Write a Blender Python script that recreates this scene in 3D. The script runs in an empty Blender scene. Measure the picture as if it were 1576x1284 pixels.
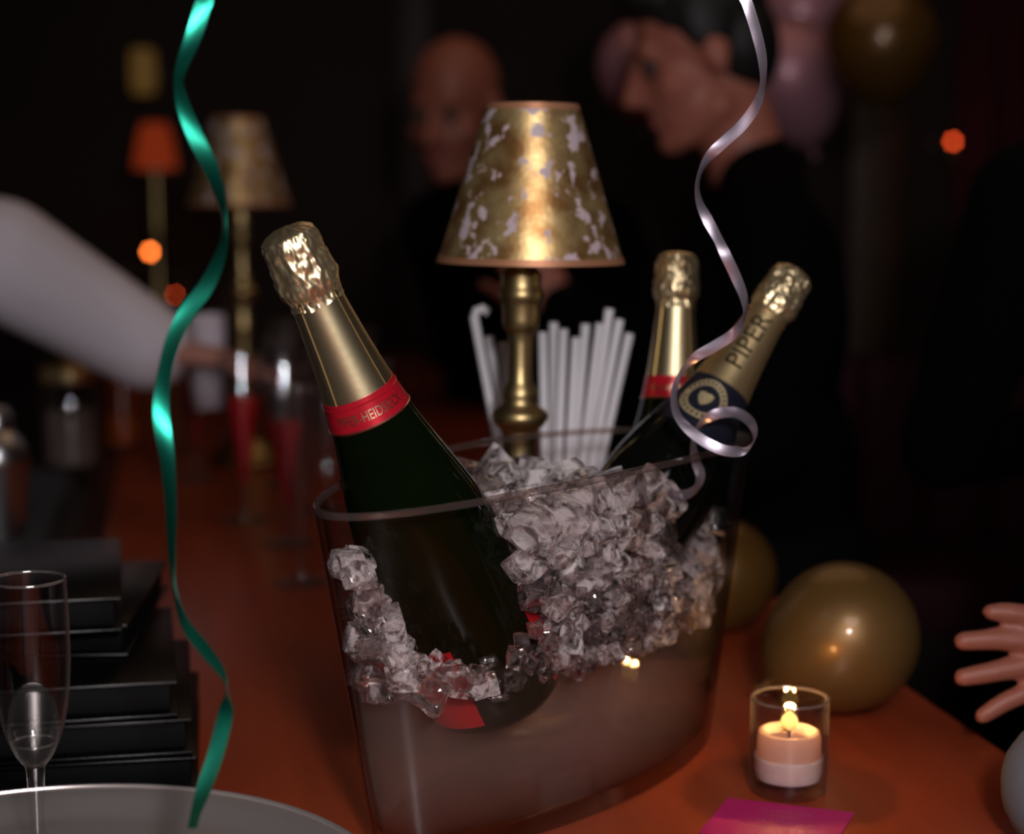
import bpy, bmesh, math, random
import numpy as np
from mathutils import Vector, Matrix, noise as mn

random.seed(7)
rng = np.random.default_rng(7)
SC = bpy.context.scene
COL = SC.collection
PI = math.pi
BAR = 1.08            # height of the bar top above the floor; objects are laid out from the bar top, then lifted

# ------------------------------------------------------------------ camera
cam = bpy.data.cameras.new('camera')
camo = bpy.data.objects.new('camera', cam)
COL.objects.link(camo)
camo.location = (0, 0, .43)
camo.rotation_euler = (math.radians(90 - 7.54), 0, 0)
cam.sensor_fit = 'HORIZONTAL'
cam.sensor_width = 36
cam.lens = 2700 / 1576 * 36
cam.clip_start = .02
cam.dof.use_dof = True
cam.dof.focus_distance = 1.12
cam.dof.aperture_fstop = 3.1
cam.dof.aperture_blades = 7
SC.camera = camo

# ------------------------------------------------------------------ world, lights, exposure
w = bpy.data.worlds.new('world')
SC.world = w
w.use_nodes = True
w.node_tree.nodes['Background'].inputs[0].default_value = (.02, .014, .010, 1)
w.node_tree.nodes['Background'].inputs[1].default_value = .1


def area(name, loc, target, size, power, color, spread=PI):
    l = bpy.data.lights.new(name, 'AREA')
    l.shape = 'DISK'
    l.size = size
    l.energy = power
    l.color = color
    l.spread = spread
    o = bpy.data.objects.new(name, l)
    COL.objects.link(o)
    o.location = loc
    o.rotation_euler = (Vector(target) - Vector(loc)).to_track_quat('-Z', 'Y').to_euler()
    return o


area('camera_flash', (.14, -.06, .62), (.05, 2.0, .25), .10, 9.5, (1, .95, .97))
area('flash_on_ceiling', (.28, -.42, 1.60), (.1, 1.5, .1), 1.0, 15.5, (1, .93, .93))
area('warm_room_fill', (.3, 2.6, 1.50), (.3, 2.6, 0), 1.6, 2.6, (1, .62, .38))  # unseen warm fill, added to lift the dark room and metal reflections
SC.view_settings.view_transform = 'Standard'
SC.view_settings.look = 'None'
SC.view_settings.exposure = 0
SC.view_settings.gamma = 1
SC.view_settings.use_curve_mapping = False
SC.cycles.max_bounces = 14
SC.cycles.transparent_max_bounces = 64
SC.cycles.transmission_bounces = 10
SC.cycles.glossy_bounces = 5
SC.cycles.diffuse_bounces = 3
SC.cycles.volume_bounces = 1
SC.cycles.sample_clamp_indirect = 6
SC.cycles.use_denoising = True


# ------------------------------------------------------------------ materials
def nodes_of(name):
    m = bpy.data.materials.new(name)
    m.use_nodes = True
    nt = m.node_tree
    return m, nt, nt.nodes, nt.links


def P(name, base, rough=.5, metal=0., spec=.5, coat=0., trans=0., ior=1.45, sss=0., sssr=(.02, .01, .006), emis=None, estr=0., bump=None, sheen=0., vary=None):
    m, nt, N, L = nodes_of(name)
    b = N['Principled BSDF']
    b.inputs['Base Color'].default_value = (*base, 1)
    b.inputs['Roughness'].default_value = rough
    b.inputs['Metallic'].default_value = metal
    b.inputs['Specular IOR Level'].default_value = spec
    b.inputs['Coat Weight'].default_value = coat
    b.inputs['Coat Roughness'].default_value = .08
    b.inputs['Transmission Weight'].default_value = trans
    b.inputs['IOR'].default_value = ior
    b.inputs['Sheen Weight'].default_value = sheen
    if sss:
        b.inputs['Subsurface Weight'].default_value = sss
        b.inputs['Subsurface Radius'].default_value = (1, .6, .4)
        b.inputs['Subsurface Scale'].default_value = sssr[0]
    if emis:
        b.inputs['Emission Color'].default_value = (*emis, 1)
        b.inputs['Emission Strength'].default_value = estr
    if bump or vary:
        tc = N.new('ShaderNodeTexCoord')
        n = N.new('ShaderNodeTexNoise')
        n.inputs['Scale'].default_value = (bump or vary)[0]
        n.inputs['Detail'].default_value = 4
        L.new(tc.outputs['Object'], n.inputs['Vector'])
        if bump:
            bp = N.new('ShaderNodeBump')
            bp.inputs['Strength'].default_value = bump[1]
            bp.inputs['Distance'].default_value = bump[2]
            L.new(n.outputs['Fac'], bp.inputs['Height'])
            L.new(bp.outputs['Normal'], b.inputs['Normal'])
        if vary:
            cr = N.new('ShaderNodeValToRGB')
            cr.color_ramp.elements[0].position = .3
            cr.color_ramp.elements[1].position = .7
            cr.color_ramp.elements[0].color = (*vary[1], 1)
            cr.color_ramp.elements[1].color = (*base, 1)
            L.new(n.outputs['Fac'], cr.inputs['Fac'])
            L.new(cr.outputs['Color'], b.inputs['Base Color'])
    return m


def clear(name, tint=(.97, .97, .97), edge=(.55, .5, .5), rough=.03, f0=.045, haze=0., haze_col=(.6, .55, .53), rimlight=0.):
    """thin clear wall: see-through, tinted where the sight line runs long through it, mirror-like at grazing angles"""
    m, nt, N, L = nodes_of(name)
    N.remove(N['Principled BSDF'])
    out = N['Material Output']
    lw = N.new('ShaderNodeLayerWeight')
    lw.inputs['Blend'].default_value = .5
    p5 = N.new('ShaderNodeMath'); p5.operation = 'POWER'; p5.inputs[1].default_value = 5
    L.new(lw.outputs['Facing'], p5.inputs[0])
    mu = N.new('ShaderNodeMath'); mu.operation = 'MULTIPLY_ADD'; mu.inputs[1].default_value = 1 - f0; mu.inputs[2].default_value = f0
    L.new(p5.outputs[0], mu.inputs[0])
    p3 = N.new('ShaderNodeMath'); p3.operation = 'POWER'; p3.inputs[1].default_value = 4
    L.new(lw.outputs['Facing'], p3.inputs[0])
    mc = N.new('ShaderNodeMix'); mc.data_type = 'RGBA'
    mc.inputs[6].default_value = (*tint, 1); mc.inputs[7].default_value = (*edge, 1)
    L.new(p3.outputs[0], mc.inputs[0])
    tr = N.new('ShaderNodeBsdfTransparent')
    L.new(mc.outputs[2], tr.inputs[0])
    gl = N.new('ShaderNodeBsdfGlossy'); gl.inputs['Roughness'].default_value = rough
    mx = N.new('ShaderNodeMixShader')
    L.new(mu.outputs[0], mx.inputs[0]); L.new(tr.outputs[0], mx.inputs[1]); L.new(gl.outputs[0], mx.inputs[2])
    last = mx
    if rimlight:  # pale diffuse colour at the edge imitates light scattered along the glass
        p8 = N.new('ShaderNodeMath'); p8.operation = 'POWER'; p8.inputs[1].default_value = 7
        L.new(lw.outputs['Facing'], p8.inputs[0])
        ml = N.new('ShaderNodeMath'); ml.operation = 'MULTIPLY'; ml.inputs[1].default_value = rimlight
        L.new(p8.outputs[0], ml.inputs[0])
        dl = N.new('ShaderNodeBsdfDiffuse'); dl.inputs[0].default_value = (.62, .56, .54, 1)
        m3 = N.new('ShaderNodeMixShader')
        L.new(ml.outputs[0], m3.inputs[0]); L.new(mx.outputs[0], m3.inputs[1]); L.new(dl.outputs[0], m3.inputs[2])
        last = mx = m3
    if haze:
        df = N.new('ShaderNodeBsdfDiffuse'); df.inputs[0].default_value = (*haze_col, 1)
        m2 = N.new('ShaderNodeMixShader'); m2.inputs[0].default_value = haze
        L.new(mx.outputs[0], m2.inputs[1]); L.new(df.outputs[0], m2.inputs[2])
        last = m2
    L.new(last.outputs[0], out.inputs['Surface'])
    return m


def water_mat():
    m = clear('cloudy_ice_water', (.98, .97, .97), (.8, .78, .77), .05, .002)
    nt = m.node_tree
    v = nt.nodes.new('ShaderNodeVolumePrincipled')
    v.inputs['Color'].default_value = (.70, .49, .42, 1)
    v.inputs['Density'].default_value = 3.0
    v.inputs['Anisotropy'].default_value = -.1
    nt.links.new(v.outputs[0], nt.nodes['Material Output'].inputs['Volume'])
    return m


def ice_mat(name, clearness):
    m, nt, N, L = nodes_of(name)
    b = N['Principled BSDF']
    b.inputs['Base Color'].default_value = (.93, .84, .83, 1)
    b.inputs['Roughness'].default_value = .02
    b.inputs['IOR'].default_value = 1.33
    b.inputs['Specular IOR Level'].default_value = .9
    tc = N.new('ShaderNodeTexCoord')
    oi = N.new('ShaderNodeObjectInfo')
    ad = N.new('ShaderNodeVectorMath'); ad.operation = 'ADD'
    mm = N.new('ShaderNodeMath'); mm.operation = 'MULTIPLY'; mm.inputs[1].default_value = 37.0
    L.new(oi.outputs['Random'], mm.inputs[0]); L.new(tc.outputs['Object'], ad.inputs[0]); L.new(mm.outputs[0], ad.inputs[1])
    n = N.new('ShaderNodeTexNoise'); n.inputs['Scale'].default_value = 1.15; n.inputs['Detail'].default_value = 5; n.inputs['Roughness'].default_value = .62
    n.inputs['Distortion'].default_value = 1.2
    L.new(ad.outputs[0], n.inputs['Vector'])
    mr = N.new('ShaderNodeMapRange'); mr.interpolation_type = 'SMOOTHSTEP'
    mr.inputs[1].default_value = .36; mr.inputs[2].default_value = .62
    mr.inputs[3].default_value = clearness; mr.inputs[4].default_value = 1
    L.new(n.outputs['Fac'], mr.inputs[0])
    L.new(mr.outputs[0], b.inputs['Transmission Weight'])
    n2 = N.new('ShaderNodeTexNoise'); n2.inputs['Scale'].default_value = 1.7; n2.inputs['Detail'].default_value = 2; n2.inputs['Distortion'].default_value = .4
    L.new(ad.outputs[0], n2.inputs['Vector'])
    bp = N.new('ShaderNodeBump'); bp.inputs['Strength'].default_value = .5; bp.inputs['Distance'].default_value = .0007
    L.new(n2.outputs['Fac'], bp.inputs['Height']); L.new(bp.outputs['Normal'], b.inputs['Normal'])
    return m


def shade_mat():
    """gold leaf broken by mauve-white flakes"""
    m, nt, N, L = nodes_of('gold_leaf_paper')
    b = N['Principled BSDF']
    tc = N.new('ShaderNodeTexCoord')
    n = N.new('ShaderNodeTexNoise'); n.inputs['Scale'].default_value = 62; n.inputs['Detail'].default_value = 3; n.inputs['Roughness'].default_value = .62
    mp = N.new('ShaderNodeMapping'); mp.inputs['Scale'].default_value = (1, 1, .85)
    L.new(tc.outputs['Object'], mp.inputs['Vector']); L.new(mp.outputs[0], n.inputs['Vector'])
    cr = N.new('ShaderNodeValToRGB')
    cr.color_ramp.elements[0].position = .555; cr.color_ramp.elements[0].color = (0, 0, 0, 1)
    cr.color_ramp.elements[1].position = .595; cr.color_ramp.elements[1].color = (1, 1, 1, 1)
    L.new(n.outputs['Fac'], cr.inputs[0])
    n2 = N.new('ShaderNodeTexNoise'); n2.inputs['Scale'].default_value = 45; n2.inputs['Detail'].default_value = 4
    L.new(tc.outputs['Object'], n2.inputs['Vector'])
    g = N.new('ShaderNodeValToRGB')
    g.color_ramp.elements[0].position = .35; g.color_ramp.elements[0].color = (.42, .21, .07, 1)
    g.color_ramp.elements[1].position = .65; g.color_ramp.elements[1].color = (.83, .60, .27, 1)
    L.new(n2.outputs['Fac'], g.inputs[0])
    mx = N.new('ShaderNodeMix'); mx.data_type = 'RGBA'
    L.new(cr.outputs[0], mx.inputs[0]); L.new(g.outputs[0], mx.inputs[6]); mx.inputs[7].default_value = (.50, .40, .43, 1)
    L.new(mx.outputs[2], b.inputs['Base Color'])
    inv = N.new('ShaderNodeMath'); inv.operation = 'MULTIPLY_ADD'; inv.inputs[1].default_value = -.82; inv.inputs[2].default_value = .82
    L.new(cr.outputs[0], inv.inputs[0]); L.new(inv.outputs[0], b.inputs['Metallic'])
    b.inputs['Roughness'].default_value = .36
    bp = N.new('ShaderNodeBump'); bp.inputs['Strength'].default_value = .22; bp.inputs['Distance'].default_value = .001
    n3 = N.new('ShaderNodeTexNoise'); n3.inputs['Scale'].default_value = 260
    L.new(tc.outputs['Object'], n3.inputs['Vector']); L.new(n3.outputs['Fac'], bp.inputs['Height']); L.new(bp.outputs[0], b.inputs['Normal'])
    return m


def wood_mat():
    m, nt, N, L = nodes_of('red_brown_lacquered_wood')
    b = N['Principled BSDF']
    tc = N.new('ShaderNodeTexCoord')
    mp = N.new('ShaderNodeMapping'); mp.inputs['Scale'].default_value = (14, 1.2, 14)
    L.new(tc.outputs['Object'], mp.inputs[0])
    n = N.new('ShaderNodeTexNoise'); n.inputs['Scale'].default_value = 3; n.inputs['Detail'].default_value = 5
    L.new(mp.outputs[0], n.inputs['Vector'])
    cr = N.new('ShaderNodeValToRGB')
    cr.color_ramp.elements[0].position = .25; cr.color_ramp.elements[0].color = (.235, .034, .009, 1)
    cr.color_ramp.elements[1].position = .75; cr.color_ramp.elements[1].color = (.32, .047, .013, 1)
    L.new(n.outputs['Fac'], cr.inputs[0]); L.new(cr.outputs[0], b.inputs['Base Color'])
    b.inputs['Roughness'].default_value = .38
    b.inputs['Coat Weight'].default_value = .25; b.inputs['Coat Roughness'].default_value = .22
    return m


GOLD = (.78, .60, .30)
M = dict(
    wood=wood_mat(),
    ledge=P('black_stone', (.012, .010, .011), .35),
    panel=P('dark_wood_panel', (.035, .016, .009), .5, vary=(6, (.022, .010, .006))),
    wall=P('dark_brown_wall', (.030, .016, .010), .8, vary=(3, (.022, .012, .008))),
    ceil=P('dark_ceiling', (.03, .02, .015), .9, vary=(2, (.02, .014, .01))),
    floor=P('dark_floor', (.03, .017, .010), .5, vary=(5, (.018, .010, .007))),
    wine=P('wine_red_upholstery', (.075, .010, .026), .7, bump=(60, .2, .002)),
    curtain=P('dark_red_curtain', (.085, .008, .016), .85, bump=(50, .2, .002)),
    column=P('amber_brown_wood', (.075, .030, .008), .5, vary=(9, (.05, .02, .006))),
    bottle=P('dark_green_bottle_glass', (.0026, .0058, .0012), .06, spec=.24, vary=(14, (.002, .004, .001))),
    bottle_black=P('black_bottle_glass', (.003, .004, .003), .08, spec=.45, vary=(14, (.002, .0025, .002))),
    foil=P('satin_gold_foil', (.72, .60, .36), .36, 1, bump=(240, .08, .0006)),
    foil2=P('warm_gold_foil', (.80, .60, .31), .40, .95, bump=(240, .08, .0006)),
    cap=P('crumpled_gold_foil', (.80, .64, .38), .34, .93, bump=(210, .30, .0010)),
    red=P('glossy_red_foil', (.62, .012, .028), .33, .35, coat=.4, vary=(60, (.52, .010, .024))),
    label_red=P('wet_red_label', (.50, .006, .012), .5, vary=(40, (.40, .005, .01))),
    goldink=P('gold_ink', (.85, .66, .42), .3, 1, bump=(300, .2, .0004)),
    darkink=P('dark_ink', (.012, .008, .004), .6, spec=.1, vary=(50, (.015, .01, .005))),
    navy=P('dark_navy_foil', (.018, .020, .035), .4, .4, vary=(50, (.013, .014, .026))),
    sealgold=P('pale_gold_print', (.62, .50, .28), .45, .5, vary=(400, (.45, .36, .2))),
    acryl=clear('clear_acrylic', (.965, .955, .955), (.42, .38, .38), .03, .012),
    acrylrim=clear('polished_acrylic_edge', (.78, .70, .68), (.62, .55, .53), .12, .10, haze=.035, haze_col=(.62, .50, .46)),
    glass=clear('clear_glass', (.975, .975, .98), (.35, .33, .33), .03, .06, rimlight=.35),
    glassbar=clear('bar_glass', (.95, .945, .95), (.45, .42, .42), .035, .06, haze=.006, haze_col=(.7, .62, .62), rimlight=.2),
    glassrim=clear('fire_polished_glass_rim', (.85, .83, .82), (.5, .46, .45), .10, .22, haze=.05, haze_col=(.7, .62, .6)),
    glassthick=clear('thick_glass', (.93, .92, .92), (.28, .25, .24), .02, .05, rimlight=.30),
    drink=clear('clear_wine', (.93, .92, .90), (.6, .58, .55), .02, .05),
    reddrink=clear('red_drink', (.62, .05, .06), (.4, .03, .04), .05, .04, haze=.7, haze_col=(.85, .015, .025)),
    amberdrink=clear('amber_drink', (.9, .35, .06), (.6, .2, .03), .05, .04, haze=.5, haze_col=(.75, .19, .02)),
    water=water_mat(),
    ice1=ice_mat('frosty_ice', .52), ice2=ice_mat('clear_ice', .95),
    shade=shade_mat(),
    trim=P('copper_brown_trim', (.52, .24, .13), .42, .5, bump=(200, .2, .0006)),
    brass=P('antique_brass', (.50, .37, .17), .40, 1, bump=(140, .15, .0008)),
    paper=P('white_paper_sleeve', (.80, .77, .80), .7, bump=(150, .3, .001)),
    black_leather=P('black_leatherette', (.0022, .0022, .0025), .28, spec=.22, bump=(900, .25, .0005)),
    black_spine=P('black_spine_cloth', (.0040, .0040, .0046), .6, spec=.08, bump=(900, .25, .0005)),
    silver=P('polished_silver', (.78, .70, .67), .28, .78, bump=(30, .04, .001)),
    steel=P('brushed_steel', (.55, .55, .57), .28, 1, bump=(120, .1, .0005)),
    green=P('metallic_green_ribbon', (.02, .40, .27), .34, .955, vary=(30, (.025, .36, .24))),
    lilac=P('pearly_lilac_ribbon', (.66, .58, .68), .34, .88, vary=(40, (.58, .50, .60))),
    pearlgold=P('pearl_gold_latex', (.17, .092, .028), .40, .5, coat=.28, vary=(12, (.145, .075, .02))),
    pearlpink=P('pearl_pink_latex', (.40, .19, .24), .42, .3, coat=.3, vary=(12, (.38, .18, .23))),
    darkgold=P('gold_latex', (.13, .062, .012), .36, .4, coat=.4, vary=(12, (.11, .05, .01))),
    magenta=P('magenta_card', (.50, .010, .13), .5, bump=(500, .1, .0003)),
    cardink=P('dull_gold_print', (.55, .16, .12), .45, .3, vary=(50, (.5, .14, .1))),
    wax=P('pinkish_white_wax', (.80, .60, .55), .45, sss=.8, sssr=(.012, 0, 0), vary=(60, (.70, .50, .45))),
    wick=P('black_wick', (.01, .008, .006), .8, vary=(60, (.02, .015, .01))),
    skin=P('skin', (.50, .235, .175), .5, sss=.12, sssr=(.006, 0, 0), vary=(25, (.44, .19, .14))),
    skin_red=P('flushed_skin', (.46, .165, .115), .5, sss=.12, sssr=(.006, 0, 0), vary=(25, (.40, .13, .09))),
    skin_dim=P('dimmed_skin', (.27, .085, .055), .5, sss=.1, sssr=(.005, 0, 0), vary=(25, (.26, .085, .056))),  # skin toned down; the weaker light on it is put into the colour
    hair=P('black_hair', (.008, .007, .007), .55, bump=(180, .5, .002)),
    eye=P('eye', (.10, .07, .06), .2, vary=(60, (.05, .035, .03))),
    lips=P('lips', (.36, .11, .09), .5, vary=(30, (.30, .09, .08))),
    shirt=P('white_cotton', (.66, .60, .66), .85, bump=(120, .25, .002)),
    grey=P('grey_blue_cotton', (.13, .135, .16), .85, bump=(90, .3, .002)),
    black=P('black_cloth', (.003, .003, .0035), .9, spec=.08, bump=(120, .2, .001)),
    black2=P('black_wool', (.0022, .0022, .0025), .95, spec=.05, bump=(120, .2, .001)),
    shoe=P('black_shoe_leather', (.008, .008, .008), .3, bump=(120, .1, .001)),
    rubber=P('black_rubber', (.010, .009, .010), .6, bump=(200, .3, .001)),
    ring=P('gold_ring', (.5, .4, .25), .3, 1, bump=(100, .05, .0005)),
)


def emit(name, col, s):
    m, nt, N, L = nodes_of(name)
    N.remove(N['Principled BSDF'])
    e = N.new('ShaderNodeEmission'); e.inputs[0].default_value = (*col, 1); e.inputs[1].default_value = s
    L.new(e.outputs[0], N['Material Output'].inputs['Surface'])
    return m


def flame_mat():
    m, nt, N, L = nodes_of('candle_flame')
    N.remove(N['Principled BSDF'])
    tc = N.new('ShaderNodeTexCoord'); sx = N.new('ShaderNodeSeparateXYZ')
    L.new(tc.outputs['Generated'], sx.inputs[0])
    cr = N.new('ShaderNodeValToRGB')
    cr.color_ramp.elements[0].position = 0; cr.color_ramp.elements[0].color = (.9, .25, .04, 1)
    cr.color_ramp.elements[1].position = .5; cr.color_ramp.elements[1].color = (1, .62, .16, 1)
    L.new(sx.outputs[2], cr.inputs[0])
    e = N.new('ShaderNodeEmission'); e.inputs[1].default_value = 2.3
    L.new(cr.outputs[0], e.inputs[0]); L.new(e.outputs[0], N['Material Output'].inputs['Surface'])
    return m


M['flame'] = flame_mat()
M['bulb_orange'] = emit('orange_bulb', (1, .19, .03), 16)
M['bulb_red'] = emit('red_orange_bulb', (1, .09, .02), 7)
M['lit_red_shade'] = P('lit_red_fabric', (.30, .03, .01), .8, emis=(1, .11, .02), estr=.13, vary=(20, (.25, .02, .01)))
M['lit_gold_shade'] = P('lit_gold_glass', (.3, .2, .05), .4, emis=(1, .50, .10), estr=.055, vary=(20, (.25, .15, .04)))


# ------------------------------------------------------------------ mesh helpers
def shade_flat_by_angle(me, ang=.6):
    me.set_sharp_from_angle(angle=ang)


def obj(name, verts, faces, mat=None, parent=None, smooth=True, ang=.7):
    me = bpy.data.meshes.new(name)
    me.from_pydata([tuple(v) for v in verts], [], faces)
    me.update()
    if smooth:
        me.polygons.foreach_set('use_smooth', [True] * len(me.polygons))
        shade_flat_by_angle(me, ang)
    if mat:
        me.materials.append(mat)
    o = bpy.data.objects.new(name, me)
    COL.objects.link(o)
    if parent:
        o.parent = parent
    return o


def from_bm(name, bm, mat=None, parent=None, smooth=True, ang=.7):
    me = bpy.data.meshes.new(name)
    bmesh.ops.recalc_face_normals(bm, faces=bm.faces)
    bm.to_mesh(me); bm.free()
    if smooth:
        me.polygons.foreach_set('use_smooth', [True] * len(me.polygons))
        shade_flat_by_angle(me, ang)
    if mat:
        me.materials.append(mat)
    o = bpy.data.objects.new(name, me)
    COL.objects.link(o)
    if parent:
        o.parent = parent
    return o


def tag(o, label=None, cat=None, group=None, kind=None):
    if label: o['label'] = label
    if cat: o['category'] = cat
    if group: o['group'] = group
    if kind: o['kind'] = kind
    return o


def thing(name, label, cat, loc=(0, 0, 0), rz=0, group=None):
    o = bpy.data.objects.new(name, None)
    COL.objects.link(o)
    o.location = loc
    o.rotation_euler = (0, 0, rz)
    o.empty_display_size = .05
    return tag(o, label, cat, group)


def copy_tree(o, parent=None):
    c = o.copy()
    COL.objects.link(c)
    if parent:
        c.parent = parent
    for ch in list(o.children):
        copy_tree(ch, c)
    return c


def lathe_data(prof, n=48, fn=None, cap0=True, cap1=True):
    """prof: list of (r, z); fn(r, z, angle) -> r displaces"""
    V, F = [], []
    for r, z in prof:
        for k in range(n):
            a = 2 * PI * k / n
            rr = fn(r, z, a) if fn else r
            V.append((rr * math.cos(a), rr * math.sin(a), z))
    for i in range(len(prof) - 1):
        for k in range(n):
            k2 = (k + 1) % n
            F.append((i * n + k, i * n + k2, (i + 1) * n + k2, (i + 1) * n + k))
    if cap0:
        F.append(tuple(reversed(range(n))))
    if cap1:
        F.append(tuple((len(prof) - 1) * n + k for k in range(n)))
    return V, F


def lathe(name, prof, mat, parent=None, n=48, fn=None, cap0=True, cap1=True, ang=.7):
    V, F = lathe_data(prof, n, fn, cap0, cap1)
    return obj(name, V, F, mat, parent, True, ang)


def box_bm(bm, c, s, bev=0., rz=0.):
    r = bmesh.ops.create_cube(bm, size=1)
    vs = r['verts']
    for v in vs:
        v.co = Vector((v.co.x * s[0], v.co.y * s[1], v.co.z * s[2]))
    if bev:
        es = list({e for v in vs for e in v.link_edges})
        rr = bmesh.ops.bevel(bm, geom=es, offset=bev, segments=2, affect='EDGES', profile=.5)
        vs = list({v for f in rr['faces'] for v in f.verts} | {v for v in vs if v.is_valid})
    mt = Matrix.Translation(c) @ Matrix.Rotation(rz, 4, 'Z')
    for v in vs:
        if v.is_valid:
            v.co = mt @ v.co
    return bm


def box(name, c, s, mat, parent=None, bev=.002, rz=0.):
    bm = bmesh.new()
    box_bm(bm, c, s, bev, rz)
    return from_bm(name, bm, mat, parent)


def tube_data(pts, radii, n=12):
    pts = [Vector(p) for p in pts]
    if not hasattr(radii, '__len__'):
        radii = [radii] * len(pts)
    V, F = [], []
    prev = None
    for i, p in enumerate(pts):
        t = (pts[min(i + 1, len(pts) - 1)] - pts[max(i - 1, 0)]).normalized()
        if prev is None:
            a = t.orthogonal().normalized()
        else:
            a = (prev - t * prev.dot(t)).normalized()
        prev = a
        b = t.cross(a)
        for k in range(n):
            q = 2 * PI * k / n
            V.append(p + (a * math.cos(q) + b * math.sin(q)) * radii[i])
    for i in range(len(pts) - 1):
        for k in range(n):
            k2 = (k + 1) % n
            F.append((i * n + k, i * n + k2, (i + 1) * n + k2, (i + 1) * n + k))
    F.append(tuple(reversed(range(n))))
    F.append(tuple((len(pts) - 1) * n + k for k in range(n)))
    return V, F


def tube(name, pts, radii, mat, parent=None, n=12):
    V, F = tube_data(pts, radii, n)
    return obj(name, V, F, mat, parent)


def catmull(pts, per=6):
    pts = [np.array(p, float) for p in pts]
    out = []
    for i in range(len(pts) - 1):
        p0, p1, p2, p3 = pts[max(i - 1, 0)], pts[i], pts[i + 1], pts[min(i + 2, len(pts) - 1)]
        for k in range(per):
            t = k / per
            out.append(.5 * ((2 * p1) + (-p0 + p2) * t + (2 * p0 - 5 * p1 + 4 * p2 - p3) * t * t + (-p0 + 3 * p1 - 3 * p2 + p3) * t ** 3))
    out.append(pts[-1])
    return out


def text_data(body):
    """flat letter faces of a text, as (verts, faces), centred, cap height 1"""
    cu = bpy.data.curves.new('lettering', 'FONT')
    cu.body = body
    cu.align_x = 'CENTER'
    cu.align_y = 'CENTER'
    cu.resolution_u = 3
    ob = bpy.data.objects.new('lettering', cu)
    COL.objects.link(ob)
    dg = bpy.context.evaluated_depsgraph_get()
    me = bpy.data.meshes.new_from_object(ob.evaluated_get(dg))
    bm = bmesh.new(); bm.from_mesh(me)
    bmesh.ops.triangulate(bm, faces=bm.faces)
    bmesh.ops.subdivide_edges(bm, edges=[e for e in bm.edges if e.calc_length() > .25], cuts=2)
    V = np.array([v.co[:] for v in bm.verts]); bm.verts.index_update()
    F = [tuple(v.index for v in f.verts) for f in bm.faces]
    bm.free()
    bpy.data.objects.remove(ob); bpy.data.curves.remove(cu)
    h = V[:, 1].max() - V[:, 1].min()
    V = V / h
    V[:, 1] -= (V[:, 1].max() + V[:, 1].min()) / 2
    V[:, 0] -= (V[:, 0].max() + V[:, 0].min()) / 2
    return V, F


# ------------------------------------------------------------------ the room
def structure(name, c, s, mat, bev=0):
    o = box(name, c, s, mat, None, bev)
    return tag(o, kind='structure')


structure('floor', (0, 2.2, -BAR - .05), (6.4, 8.4, .1), M['floor'])
structure('ceiling', (0, 2.2, 1.72), (6.4, 8.4, .1), M['ceil'])
structure('wall_left', (-3.1, 2.2, .32), (.1, 8.2, 2.8), M['wall'])
structure('wall_right', (3.1, 2.2, .32), (.1, 8.2, 2.8), M['wall'])
structure('wall_back', (0, 5.45, .32), (6.2, .1, 2.8), M['wall'])
structure('wall_front', (0, -1.85, .32), (6.2, .1, 2.8), M['wall'])
structure('trim_1', (1.10, 5.37, .32), (.16, .06, 2.8), M['column'], .008)
structure('trim_2', (-.30, 5.37, .32), (.12, .06, 2.8), M['panel'], .008)
structure('baseboard_back', (0, 5.385, -1.0), (6.2, .03, .14), M['panel'], .005)

# ------------------------------------------------------------------ the bar (runs away from the viewer, turned 11 degrees to the left)
TH = math.radians(11)
bar = thing('bar_counter', 'long red-brown bar counter running into the dark room', 'bar counter', (0, 0, -BAR), TH)
box('counter_top', (.265, 2.05, BAR - .02), (.71, 4.9, .04), M['wood'], bar, .006)
box('service_ledge', (-.285, 2.05, BAR - .021), (.388, 4.9, .04), M['ledge'], bar, .004)
box('front_panel', (.52, 2.05, BAR / 2 - .02), (.05, 4.7, BAR - .045), M['panel'], bar, .004)
box('end_panel', (.0, 4.42, BAR / 2 - .02), (.95, .05, BAR - .045), M['panel'], bar, .004)
box('cabinet_front', (-.42, 2.05, BAR / 2 - .02), (.05, 4.7, BAR - .045), M['panel'], bar, .004)
for k in range(8):
    box('panel_frame', (.548, -.1 + k * .62, .52), (.012, .46, .72), M['panel'], bar, .004)


def onbar(n, along, z=0):
    c, s = math.cos(TH), math.sin(TH)
    return (n * c - along * s, n * s + along * c, z)


# ------------------------------------------------------------------ the ice bucket
BC = np.array([.0323, 1.2264]); BT = math.radians(51.9)
BU = np.array([math.cos(BT), math.sin(BT)]); BV = np.array([-math.sin(BT), math.cos(BT)])
BA, BB, BN, BH = .2331, .0840, 1.9, .2425


def bscale(z):
    return .79 + .21 * z / BH


def ring(z, inset=0., n=120, zfn=None, squeeze=1.):
    k = bscale(z)
    out = []
    for i in range(n):
        a = 2 * PI * i / n
        c, s = math.cos(a), math.sin(a)
        u = (BA * k - inset) * math.copysign(abs(c) ** (2 / BN), c)
        v = (BB * k - inset) * math.copysign(abs(s) ** (2 / BN), s)
        zz = z - (zfn or 0) * (u / BA) ** 2
        q = u * BU + v * BV
        out.append((q[0], q[1], zz))
    return out


def loft(name, rings, mat, parent, cap0=True, cap1=True, close=False):
    n = len(rings[0]); V = [p for r in rings for p in r]; F = []
    m = len(rings)
    for i in range(m if close else m - 1):
        j = (i + 1) % m
        for k in range(n):
            k2 = (k + 1) % n
            F.append((i * n + k, i * n + k2, j * n + k2, j * n + k))
    if cap0 and not close: F.append(tuple(reversed(range(n))))
    if cap1 and not close: F.append(tuple((m - 1) * n + k for k in range(n)))
    return obj(name, V, F, mat, parent, True, .6)


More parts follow.
